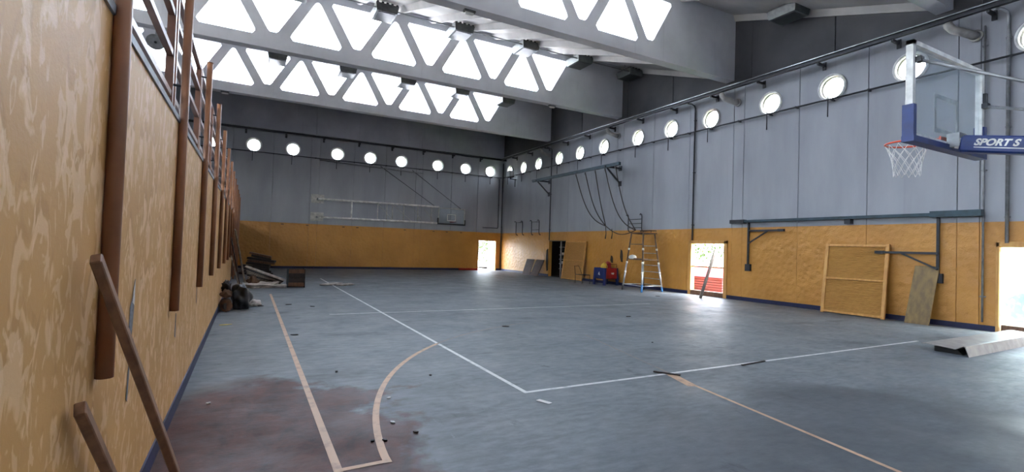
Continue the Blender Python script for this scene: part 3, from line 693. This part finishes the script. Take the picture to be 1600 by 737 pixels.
# ------------------------------------------------------------------ hooked wall ladders
def hook_frame(y0, y1, za, zb_, rungs, lb):
    e = thing('hook_frame', lb, 'wall frame', (B-.1, (y0+y1)/2, za), 'hooked steel wall frames')
    for y in (y0,y1): MB().tube([(B,y,za),(B-.1,y,za+.02),(B-.13,y,za+.12),(B-.13,y,zb_-.08),(B-.15,y,zb_),(B-.22,y,zb_+.03),(B-.25,y,zb_-.03)], .022, 8).build('upright', M['dark_steel'], e)
    for z in rungs: MB().tube([(B-.13,y0,z),(B-.13,y1,z)], .016, 6).build('rung', M['dark_steel'], e)
hook_frame(27.45,28.3,2.42,3.28,(3.22,), 'hooked dark steel frame on the right wall closest to the far corner')
hook_frame(25.4,26.3,2.42,3.28,(3.2,2.72), 'hooked dark steel frame on the right wall, second from the far corner')
hook_frame(16.62,17.5,2.5,3.25,(3.05,2.86,2.67), 'hooked dark steel ladder frame on the wall above the tower')
# ------------------------------------------------------------------ doorways
def casing(n, lb, y0, y1, zt, mid=None, sill=.0, jw=.11, depth=.16):
    e = thing('door_%d' % n, lb, 'doorway', (B, (y0+y1)/2, 0), kind='structure')
    for y in (y0, y1): MB().box(B-.045,B+depth,y-(jw if y == y1 else .03),y+(.03 if y == y1 else jw),0,zt+.06).build('jamb', M['wood_frame'], e, .006)
    MB().box(B-.045,B+depth,y0-.03,y1+.03,zt-.05,zt+.07).build('head', M['wood_frame'], e, .006)
    if mid: MB().box(B-.01,B+.05,y0+.07,y1-.07,mid-.025,mid+.025).build('mid_rail', M['wood_frame'], e)
    if sill: MB().box(B-.04,B+.12,y0+.07,y1-.07,0,sill).build('sill', M['old_wood'], e)
    return e
casing(1, 'wood-framed doorway on the right wall with a red heap outside', 12.27, 14.0, 2.04, 1.1, .18)
e = casing(2, 'open doorway at the right edge of the picture', 3.32, 4.86, 2.03, None, .18, .03)
MB().box(B+.06,B+.075,4.3,4.82,.18,1.98).build('glass_leaf', M['milky'], e)
casing(5, 'added open doorway in the right wall, unseen beyond the right edge of the picture', -.58, .98, 2.03, None, .18)  # unseen doorway added to bring light onto the left wall
e = thing('door_3', 'dark storeroom doorway with a pale post on the right wall', 'doorway', (B, 23.4, 0), kind='structure')
MB().bar((B+.1,23.3,0),(B+.1,23.3,2.08), .08, .06, (1,0,0)).build('mullion', M['steel_grey'], e); MB().box(B,B+.15,22.65,24.42,2.04,2.08).build('head', M['dark_steel'], e)
e = thing('door_4', 'open bright doorway in the far wall beside the right corner', 'doorway', (14.35, L, 0), kind='structure')
for x in (13.65,15.0): MB().box(x,x+.06,L-.03,L+.18,0,2.06).build('jamb', M['wood_frame'], e)
MB().box(13.65,15.06,L-.03,L+.18,2.01,2.08).build('head', M['wood_frame'], e)
MB().bar((14.98,L+.2,1.0),(14.9,L+1.0,1.0), 2.0, .04, (1,.08,0)).build('open_leaf', M['plaster_white'], e)
tag(MB().box(12.3,13.63,L-.2,L-.03,.0,.13).build('red_beam', M['sill_red'], bevel=.01), 'red painted timber lying left of the far doorway', 'timber')
# storeroom behind the dark doorway
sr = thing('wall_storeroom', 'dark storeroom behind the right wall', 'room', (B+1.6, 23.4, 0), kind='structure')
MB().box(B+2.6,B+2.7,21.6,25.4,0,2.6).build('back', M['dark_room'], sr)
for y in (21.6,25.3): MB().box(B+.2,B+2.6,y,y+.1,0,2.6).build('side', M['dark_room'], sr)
[MB().box(B+a_,B+b_,21.6,25.4,2.5,2.6).build('roof', M['dark_room'], sr) for a_, b_ in ((.2,1.0),(1.1,2.7))]; [MB().box(B+1.0,B+1.1,a_,b_,2.5,2.6).build('roof', M['dark_room'], sr) for a_, b_ in ((21.6,22.7),(23.3,25.4))]; MB().box(B+.2,B+2.7,21.6,25.4,-.1,0).build('base', M['dark_room'], sr)  # slot left in the roof, added to drop daylight on the rack
e = thing('storage_rack', 'metal rack with pale shelves inside the dark storeroom', 'rack', (B+.9, 23.3, 0))
for y in (22.75,24.0): MB().box(B+.7,B+.74,y,y+.04,0,1.9).build('upright', M['dark_steel'], e)
for z in (.45,.75,1.0,1.25,1.7): MB().box(B+.5,B+1.1,22.7,24.1,z,z+.04).build('shelf', M['steel_grey'], e)
for i, (y, z, wd) in enumerate(((22.9,1.29,.5),(23.55,1.29,.4),(22.85,1.04,.7),(23.0,.79,.9),(22.8,1.74,.3))):
    tag(MB().box(B+.5,B+.95,y,y+wd,z,z+.12).build('storage_box', M['cloth'], bevel=.01), ['narrower pale flat box on the middle shelf of the storeroom rack, right','pale flat box on the middle shelf of the storeroom rack, left','long pale flat box on the lower shelf of the storeroom rack','widest pale flat box, lowest on the storeroom rack','short pale flat box on the top shelf of the storeroom rack'][i], 'box', 'boxes on the storeroom rack')
tag(MB().bar((14.35,12.5,.0),(B-.06,12.72,1.75), .14, .03, (0,1,0)).build('wooden_plank', M['grey_wood'], bevel=.004), 'grey plank leaning across the wood-framed doorway', 'plank')
# ------------------------------------------------------------------ leaning frames and boards on the right wall
def lean_frame(lb, y0, y1, h, off, panel_, ydrift=0):
    e = thing('shutter_frame', lb, 'frame', (B-off/2, (y0+y1)/2, 0), 'wooden shutter frames')
    P = lambda u, v, d=0: (B-off+(off-.07)*v/h-d, u+ydrift*v/h, v)
    n_ = (-1,0,.2)
    for y in (y0,y1): MB().bar(P(y,.0), P(y,h), .09, .06, n_).build('stile', M['wood_frame'], e, .006)
    for v in (.05,h*.5,h-.05): MB().bar(P(y0,v), P(y1,v), .06 if v != h*.5 else .05, .08, n_).build('rail', M['wood_frame'], e, .006)
    if panel_:
        for v0, v1 in ((.08,h*.5-.02),(h*.5+.02,h-.08)):
            mb = MB(); nn = 24
            for k in range(nn):
                va, vb = v0+(v1-v0)*k/nn, v0+(v1-v0)*(k+1)/nn
                mb.add([P(y0+.04,va,-.012),P(y1-.04,va,-.012),P(y1-.04,(va+vb)/2,.004),P(y0+.04,(va+vb)/2,.004),P(y0+.04,vb,-.012),P(y1-.04,vb,-.012)], [(0,1,2,3),(3,2,5,4)])
            mb.build('slatted_panel', M['frame_panel'], e)
    return e
lean_frame('wooden frame leaning on the right wall beside the brown olive panel', 7.02, 8.6, 2.02, .42, True, .06)
lean_frame('wooden frame leaning beside the dark storeroom doorway', 20.62, 22.42, 2.06, .4, True, .1)
def lean_board(lb, y0, y1, h, off, mt, drift=0, th=.03, cat='board', name='leaning_board'):
    b = MB(); P = lambda u, v, d: (B-off+(off-.03)*v/h-d, u+drift*v/h, v)
    b.prism([(y0,0),(y1,0),(y1,h),(y0,h)], P, 0, th); o = b.build(name, M[mt]); return tag(o, lb, cat)
lean_board('olive brown plywood panel leaning on the right wall near the rightmost doorway', 6.0, 6.52, 1.47, .42, 'ply_olive', -.06)
lean_board('brown board leaning low on the right wall, closer to the corner', 25.5, 26.4, .93, .6, 'board_brown', .45)
lean_board('brown board leaning low on the right wall, overlapping its twin', 24.62, 25.48, .93, .58, 'board_brown', .2)
tag(MB().prism([(24.46,.35),(24.56,.3),(24.66,.8),(24.62,1.5),(24.5,1.6),(24.45,1.0)], lambda u, v, d: (B-d, u, v), .005, .05).build('dark_cloth', M['dark_wood']), 'dark cloth hanging on the wall left of the storeroom doorway', 'cloth')
for y, z, lb in ((18.75,1.2,'small dark scorch patch on the wall above the red table'), (18.05,1.38,'larger dark scorch patch on the wall left of the tower')):
    hh = .3 if y < 18.4 else .18
    tag(MB().prism([(y-.1,z-hh),(y+.03,z-hh*.9),(y+.1,z-.05),(y+.06,z+hh),(y-.05,z+hh*.8),(y-.09,z+.05)], lambda u, v, d: (B-d, u, v), .001, .012).build('plaster_patch', M['dark_wood']), lb, 'patch')
# ------------------------------------------------------------------ teal bar with brackets
e = thing('apparatus_bar', 'long dark teal steel bar along the right wall at the top of the ochre', 'bar', (B-.12, 8.5, 2.74))
MB().box(B-.2,B-.06,5.15,12.0,2.74,2.82).build('bar', M['teal'], e); MB().box(B-.23,B-.05,5.1,6.1,2.71,2.86).build('sleeve', M['teal'], e); MB().box(B-.22,B-.05,11.45,12.02,2.71,2.84).build('sleeve', M['dark_steel'], e)
MB().box(B-.18,B,8.0,8.16,2.6,2.76).build('hook', M['dark_steel'], e)
def bracket(lb, y, zt, zb_, za, ya, zbr):
    e = thing('swing_bracket', lb, 'bracket', (B-.06, y, zb_), 'swing arm brackets')
    MB().bar((B-.06,y,zt),(B-.06,y,zb_), .06, .05, (1,0,0)).build('post', M['dark_steel'], e)
    MB().box(B-.09,B,y-.1,y+.1,zb_-.1,zb_+.14).build('foot_box', M['dark_steel'], e)
    MB().bar((B-.1,y,za),(B-.16,ya,za), .05, .06).build('arm', M['dark_steel'], e); MB().bar((B-.09,y,zbr),(B-.13,y+(ya-y)*.6,za-.02), .035, .04).build('brace', M['dark_steel'], e)
    MB().box(B-.2,B-.1,ya-.1,ya+.1,za-.04,za+.04).build('arm_end', M['dark_steel'], e)
bracket('dark swing arm bracket on the wall right of the wood-framed doorway', 11.36, 2.74, 1.15, 2.45, 10.1, 2.0)
bracket('dark swing arm bracket on the wall above the olive panel', 5.98, 2.74, 1.15, 1.8, 7.25, 1.4)
# ------------------------------------------------------------------ umpire tower
e = thing('umpire_tower', 'tall metal ladder tower with platform standing by the right wall', 'ladder tower', (14.3, 15.45, 0))
BT = [Vector(p) for p in ((13.66,14.75,0),(14.85,14.85,0),(15.0,16.1,0),(13.8,16.05,0))]; TT = [Vector(p) for p in ((14.0,15.1,2.35),(14.62,15.12,2.35),(14.65,15.82,2.35),(14.02,15.82,2.35))]
lerp = lambda i, z: BT[i].lerp(TT[i], z/2.35)
for i in range(4):
    lg = MB().tube([lerp(i,.02), lerp(i,1.15)], .035, 10).build('leg', M['silver'], e)
    MB().tube([lerp(i,1.15), lerp(i,2.35)], .034, 10).build('upper_tube', M['tower_brown'], lg)
    for z in (1.15,1.7,.75): MB().tube([lerp(i,z-.04), lerp(i,z+.04)], .042, 10).build('collar', M['white_paint'], lg)
    MB().tube([lerp(i,0), lerp(i,.2 if i else .3)], .04, 10).build('foot', M['tower_blue' if i in (0,1) else 'dark_steel'], lg)
for z, mt in ((.24,'silver'),(1.28,'tower_brown')):
    for i in range(4): MB().tube([lerp(i,z), lerp((i+1) % 4,z)], .022, 8).build('brace', M[mt], e)
for z in (.5,.78,1.05,1.55,1.85):
    a, c = lerp(1,z), lerp(2,z); MB().tube([a, c], .016, 6).build('rung', M['silver'], e)
for z in (1.28,):
    MB().prism([(lerp(3,z).x,lerp(3,z).y),(lerp(0,z).x,lerp(0,z).y),(lerp(0,z).x+.3,lerp(0,z).y),(lerp(3,z).x+.3,lerp(3,z).y)], lambda u, v, d: (u, v, z+d), .02, .05).build('shelf', M['old_wood'], e)
MB().tube([lerp(3,1.9), lerp(0,1.9)], .02, 6).build('brace', M['tower_brown'], e)
for i in range(5): MB().box(13.96,14.7,15.06+i*.16,15.2+i*.16,2.35,2.385).build('platform_board', M['old_wood'], e)
for i in range(4): MB().tube([TT[i], TT[(i+1) % 4]], .022, 8).build('platform_rail', M['tower_brown'], e)
for y in (15.15,15.75): MB().tube([(14.45,y,2.38),(14.45,y,2.46),(14.75,y,2.47)], .016, 6).build('grip', M['dark_steel'], e)
MB().box(14.4,14.75,15.15,15.75,2.46,2.49).build('seat', M['dark_wood'], e)
tag(MB().blob((13.96,15.65,1.36), .15,.17,.11, .05).build('white_cap', M['white_paint']), 'white domed cap lying on the tower shelf', 'cap')
# ------------------------------------------------------------------ game table
gx, gy, gw, gl = 14.42, 18.0, .78, .8
e = thing('game_table', 'small table with blue end panel and red side panel', 'game table', (gx+gw/2, gy+gl/2, 0))
MB().box(gx+.03,gx+gw,gy,gy+.03,.3,.8).build('red_side', M['red'], e); MB().box(gx+.03,gx+gw,gy+gl-.03,gy+gl,.3,.8).build('red_side', M['dark_red'], e)
for x in (gx,gx+gw-.03): MB().box(x,x+.03,gy+.03,gy+gl-.03,.3,.8).build('blue_end', M['blue'], e)
MB().box(gx,gx+gw,gy,gy+gl,.28,.32).build('bottom', M['dark_steel'], e)
for x, dx in ((gx+.05,-.04),(gx+gw-.05,.04)):
    for y, dy in ((gy+.05,-.02),(gy+gl-.05,.04)): MB().bar((x+dx,y+dy,0),(x,y,.8), .1, .09, (1,0,0)).build('leg', M['blue'], e)
MB().tube([(gx+.1,gy-.01,.83),(gx+.1,gy-.01,.98),(gx+gw-.1,gy-.01,.98),(gx+gw-.1,gy-.01,.83)], .015, 6).build('handle', M['dark_red'], e)
MB().prism([(gx+.38,.52),(gx+.52,.5),(gx+.55,.58),(gx+.46,.6),(gx+.42,.57),(gx+.37,.6)], lambda u, v, d: (u, gy-d, v), .0, .003).build('white_mark', M['white_paint'], e)
MB().prism([(gy+.34,.45),(gy+.48,.48),(gy+.46,.56),(gy+.4,.62),(gy+.38,.54)], lambda u, v, d: (gx-d, u, v), .0, .003).build('white_mark', M['white_paint'], e)
tag(MB().blob((gx+.28,gy+.4,.82), .15,.17,.22, .06).build('yellow_ball', M['yellow']), 'yellow rounded object lying on the game table', 'ball')
tag(MB().blob((gx+.52,gy+.45,.84), .14,.2,.26, .22, 2.5).build('red_cloth', M['red']), 'crumpled red cloth piled on the game table', 'cloth')
e = thing('chair_frame', 'thin bare metal chair frame before the leaning wooden frame', 'chair', (14.1, 19.2, 0))
for x, y, h in ((13.85,18.95,.42),(14.3,18.95,.42),(13.85,19.5,.42),(14.3,19.5,.42)): MB().tube([(x,y,0),(x,y,h)], .012, 6).build('leg', M['dark_steel'], e)
MB().tube([(13.85,18.95,.42),(14.3,18.95,.42),(14.3,19.5,.42),(13.85,19.5,.42),(13.85,18.95,.42)], .014, 6).build('seat_frame', M['dark_steel'], e)
MB().tube([(13.85,19.5,.42),(13.8,19.52,.82),(13.82,19.2,.84),(13.85,18.95,.42)], .012, 6).build('back_frame', M['dark_steel'], e)
# ------------------------------------------------------------------ metal channel on the floor
e = thing('metal_channel', 'long folded grey sheet metal channel lying on the floor at right', 'metal channel', (13, 4.05, 0))
P = lambda u, v, d: (10.72+d, u+.035*d, v)
MB().prism([(3.73,0),(3.78,.165),(3.81,.172),(3.92,.105),(4.34,.135),(4.40,.125),(4.40,.118),(4.34,.127),(3.92,.096),(3.815,.162),(3.79,.158),(3.74,0)], P, 0, 4.3).build('sheet', M['channel'], e)
MB().prism([(3.86,0),(4.26,0),(4.26,.09),(3.95,.09)], P, .15, 4.1).build('cavity_shade', M['rubber'], e)  # dark block standing in for shade in the hollow below the sheet
# ------------------------------------------------------------------ rubbish along the left wall
e = thing('wooden_crate', 'dark slatted wooden crate standing on the floor near the left heap', 'crate', (1.45, 18.4, 0))
MB().box(1.18,1.21,18.15,18.62,0,.62).build('end_board', M['teal'], e); MB().box(1.7,1.73,18.15,18.62,0,.62).build('end_board', M['dark_wood'], e)
for i in range(4): MB().box(1.21,1.7,18.15,18.175,.03+i*.15,.16+i*.15).build('slat', M['old_wood' if i in (0,3) else 'dark_wood'], e); MB().box(1.21,1.7,18.595,18.62,.03+i*.15,.16+i*.15).build('slat', M['dark_wood'], e)
MB().box(1.21,1.7,18.175,18.595,.02,.05).build('bottom', M['dark_wood'], e)
plank('tall grey plank leaning at the end of the left wall', (-.4,17.7,1.85), (-.05,18.7,.01), .14, .04, 'pale_wood', (1,.3,0))
plank('dark board leaning behind the tall grey plank', (-.47,17.3,1.5), (-.2,18.3,.01), .4, .03, 'dark_wood', (1,.0,.2))
plank('whitish board leaning low beside the tall grey plank', (-.45,16.9,1.0), (-.2,17.5,.01), .25, .03, 'pale_wood', (1,.0,.3))
WHERE = ['topmost','second from the top','third from the top','fourth from the top','fifth from the top','sixth from the top','seventh from the top','lowest']
for i in range(8):
    z = .66-i*.075; y = 18.75+.05*i
    plank('pale slat slanting down toward the dark crate, %s' % WHERE[i], (-.08+.02*i, y+.25, z), (1.12-.02*i, y-.1, .2-.022*i), .13, .022, 'pale_wood' if i not in (1,4) else 'dark_wood', (0,-.5,1), 'thin_board', 'pale slats in the left heap')
for i in range(9):
    z = .06+i*.1; a = random.uniform(-.1,.1); tl = .02+.012*i
    plank('dark board in the stack by the far left corner, %s from the floor' % ORD[i], (-.3+.05*i+random.uniform(-.08,.08), 24.8+a, z+tl), (.95+random.uniform(-.12,.12), 24.6-a, z-tl*.6), .5, .085, 'dark_wood' if i not in (5,8) else 'old_wood', (0,0,1), 'stacked_board', 'dark boards stacked by the far corner')
tag(MB().blob((-.12,12.85,.2), .2,.32,.34, .22, 1.8, 4, 2).build('rubbish_bag', M['bag']), 'black plastic rubbish bag slumped by the left wall', 'rubbish bag')
e = thing('carpet_roll', 'brown carpet roll lying at the foot of the left wall', 'carpet roll', (-.4,12.3,0))
MB().tube([(-.38,12.25,.12),(-.41,12.75,.13)], .12, 16).build('roll', M['carpet'], e); MB().tube([(-.38,12.24,.12),(-.41,12.26,.12)], .07, 12).build('core', M['dark_wood'], e)
tag(MB().blob((-.4,12.7,.33), .11,.2,.1, .3, 3, 3, 5).build('brown_cloth', M['carpet']), 'brown crumpled cloth on top of the carpet roll', 'cloth')
tag(MB().blob((-.42,13.0,.45), .09,.16,.16, .35, 3, 3, 6, False).build('dark_cloth_heap', M['dark_wood']), 'dark crumpled cloth heaped against the wall behind the bag', 'cloth')
tag(MB().blob((.14,13.3,.05), .16,.3,.08, .4, 3, 3, 8).build('paper_heap', M['cloth']), 'white crumpled paper beside the black rubbish bag', 'paper')
tag(MB().blob((.42,18.35,.05), .62,.4,.1, .4, 2.5, 4, 9).build('dust_sheet', M['cloth']), 'whitish crumpled dust sheet on the floor before the pale slats', 'cloth')
tag(MB().blob((.16,18.5,.14), .17,.2,.2, .3, 2.2, 3, 11).build('rubble_sack', M['carpet']), 'brown sack under the pale slats', 'sack')
# small litter on the floor
def litter(name, lb, x, y, sx, sy, mt, ang=0, h=.006, cat='litter'):
    c, s = math.cos(ang), math.sin(ang); poly = []
    for k in range(8):
        a = k*math.pi/4; r = 1 if mt == 'line_white' else random.uniform(.6,1.1); poly.append((x+c*sx*r*math.cos(a)-s*sy*r*math.sin(a), y+s*sx*r*math.cos(a)+c*sy*r*math.sin(a)))
    b = MB().prism(poly, lambda u, v, d: (u, v, d), .004, .004+h); return tag(b.build(name, M[mt]), lb, cat, 'litter on the floor')
MB_ = MB().bar((2.72,4.43,.006),(2.78,4.28,.006), .055, .004); tag(MB_.build('paper_strip', M['white_paint']), 'small white paper strip by the court corner', 'paper')
litter('yellow_tape', 'scrap of yellow tape on the floor near the left wall', -.33, 10.4, .12, .05, 'yellow', .3)
for i, (x, y) in enumerate(((2.5,18.9),(2.75,19.1),(3.05,18.8),(2.9,19.4),(3.3,19.0))):
    tag(MB().blob((x,y,.03), .22,.12,.05, .3, 3, 2, i).build('plaster_lump', M['cloth']), 'white plaster lump lying across the white side line, %s from the left' % ORD[i], 'rubble', 'plaster lumps on the side line')
plank('splinter of dark wood lying across the white end line', (4.78,4.9,.012), (4.98,4.62,.012), .05, .012, 'dark_wood', (0,0,1), 'wood_splinter')
plank('longer splinter of dark wood right of the tan block mark', (6.3,4.72,.012), (6.9,4.78,.012), .03, .012, 'dark_wood', (0,0,1), 'wood_splinter')
LT = [(1.32,5.05,'white_paint','white paper scrap inside the tan arc'),(-.28,5.5,'white_paint','white paper scrap beside the left wall'),(1.02,3.98,'dark_wood','dark scrap just inside the tan arc'),(1.18,4.35,'white_paint','white crumb against the tan arc'),(1.3,4.05,'dark_wood','dark scrap right of the tan arc'),(.93,4.0,'rubber','black scrap between tan line and arc'),
      (1.0,6.3,'rubber','black scrap left of the arc'),(.72,9.0,'rubber','black scrap near the tan side line'),(2.0,5.75,'rubber','black scrap inside the court corner region'),(4.6,8.8,'rubber','black scrap on the floor mid court'),(6.3,6.5,'rubber','black scrap behind the end line'),(8.2,9.3,'dark_wood','brown scrap before the tower'),
      (.3,13.1,'dark_wood','dark scrap near the rubbish bag'),(.9,13.3,'rubber','black crumb right of the rubbish bag'),(1.4,12.8,'rubber','black crumb far right of the bag'),(13.2,13.4,'dark_wood','brown dirt streak before the wood-framed doorway')]
for x, y, mt, lb in LT: litter('floor_scrap', lb, x, y, .028 if y < 8 else .08, .016 if y < 8 else .05, mt, random.uniform(0,3), .01)
# ------------------------------------------------------------------ outdoors
tag(MB().box(-60,90,-60,110,-.5,-.21).build('ground', M['ground']), 'pale sunlit paving outside the hall', 'ground', kind='structure')
tag(MB().box(B+.2,B+5.5,YN-4,L+6,-.4,-.04).build('terrace', M['ground']), 'sunlit paved terrace outside the right wall', 'terrace', kind='structure')
tag(MB().box(-12,B+6,L+.25,L+6,-.4,-.04).build('yard', M['ground']), 'sunlit yard outside the far doorway', 'yard', kind='structure')
tag(MB().box(B+5.5,B+20,-10,L+12,-.4,.02).build('lawn', M['grass']), 'green lawn outside the right wall', 'lawn', kind='structure')
def bush(lb, x, y, r, h, n=900):
    e = thing('bush', lb, 'bush', (x,y,-.04), 'bushes outdoors')
    for k in range(3): MB().tube([(x+.1*k-.1,y,-.04),(x+(k-1)*r*.4,y+(k-1)*.2,h*.7)], [.04,.015], 6).build('stem', M['bark'], e)
    b = MB()
    for k in range(n):
        a = random.uniform(0,6.28); q = random.uniform(0,1)**.5; zz = random.uniform(.05,1)
        rr = r*q*math.sin(math.pi*min(1,zz*.75+.22)); p = Vector((x+rr*math.cos(a), y+rr*math.sin(a), zz*h))
        d = Vector((random.gauss(0,1),random.gauss(0,1),random.gauss(0,.7))).normalized(); s = d.cross(Vector((.3,.2,1))).normalized(); L_ = .12
        b.add([p-d*L_, p+s*L_*.45, p+d*L_, p-s*L_*.45], [(0,1,2,3)])
    f = b.build('foliage', M['leaf'], e); f['kind'] = 'stuff'
bush('leafy green bush outside the far doorway, left one', 14.0, L+5.2, 1.1, 2.0); bush('leafy green bush outside the far doorway, right one', 17.4, L+6.0, 1.4, 2.6)
bush('low leafy bush outside the rightmost doorway', B+4.4, 5.3, .9, .9); bush('leafy bush behind the white fence outside the wood-framed doorway', B+8.6, 17.4, 1.6, 2.6); bush('tall yellowish bush behind the fence beyond the red heap', B+9.4, 21.0, 1.8, 3.2)
e = thing('picket_fence', 'white picket fence outside the right wall', 'fence', (B+6.5, 15, 0))
pk = None
for i in range(110):
    y = 3+i*.24
    if pk is None: pk = MB().box(B+6.47,B+6.5,y-.05,y+.05,.02,1.35).build('picket', M['plaster_white'], e)
    else: c = pk.copy(); COL.objects.link(c); c.location = (0, i*.24, 0)
for z in (.35,1.1): MB().box(B+6.5,B+6.55,2.8,29.6,z,z+.08).build('rail', M['plaster_white'], e)
e = thing('covered_heap', 'red tarpaulin covered heap seen outside the wood-framed doorway', 'covered heap', (B+3.4, 15.6, -.04))
b = MB(); b.add([(B+2.2,14.2,.6),(B+4.6,14.2,.6),(B+4.6,17.6,.6),(B+2.2,17.6,.6),(B+2.9,15.2,.98),(B+4.1,15.2,.98),(B+4.1,16.8,.98),(B+2.9,16.8,.98)], [(0,1,5,4),(1,2,6,5),(2,3,7,6),(3,0,4,7),(4,5,6,7),(3,2,1,0)]); b.build('tarpaulin', M['red_tarp'], e)
for i in range(6): MB().box(B+2.3,B+4.5,14.3,17.5,-.04+i*.105,.05+i*.105).build('layer', M['tyre_rib'], e)
e = thing('column', 'pale plastered column outside the wood-framed doorway', 'column', (B+1.6, 15.6, -.04))
MB().box(B+1.3,B+1.6,15.5,15.8,-.04,3.0).build('shaft', M['plaster_white'], e); MB().box(B+1.25,B+1.65,15.45,15.85,-.04,.12).build('plinth', M['plaster_white'], e)
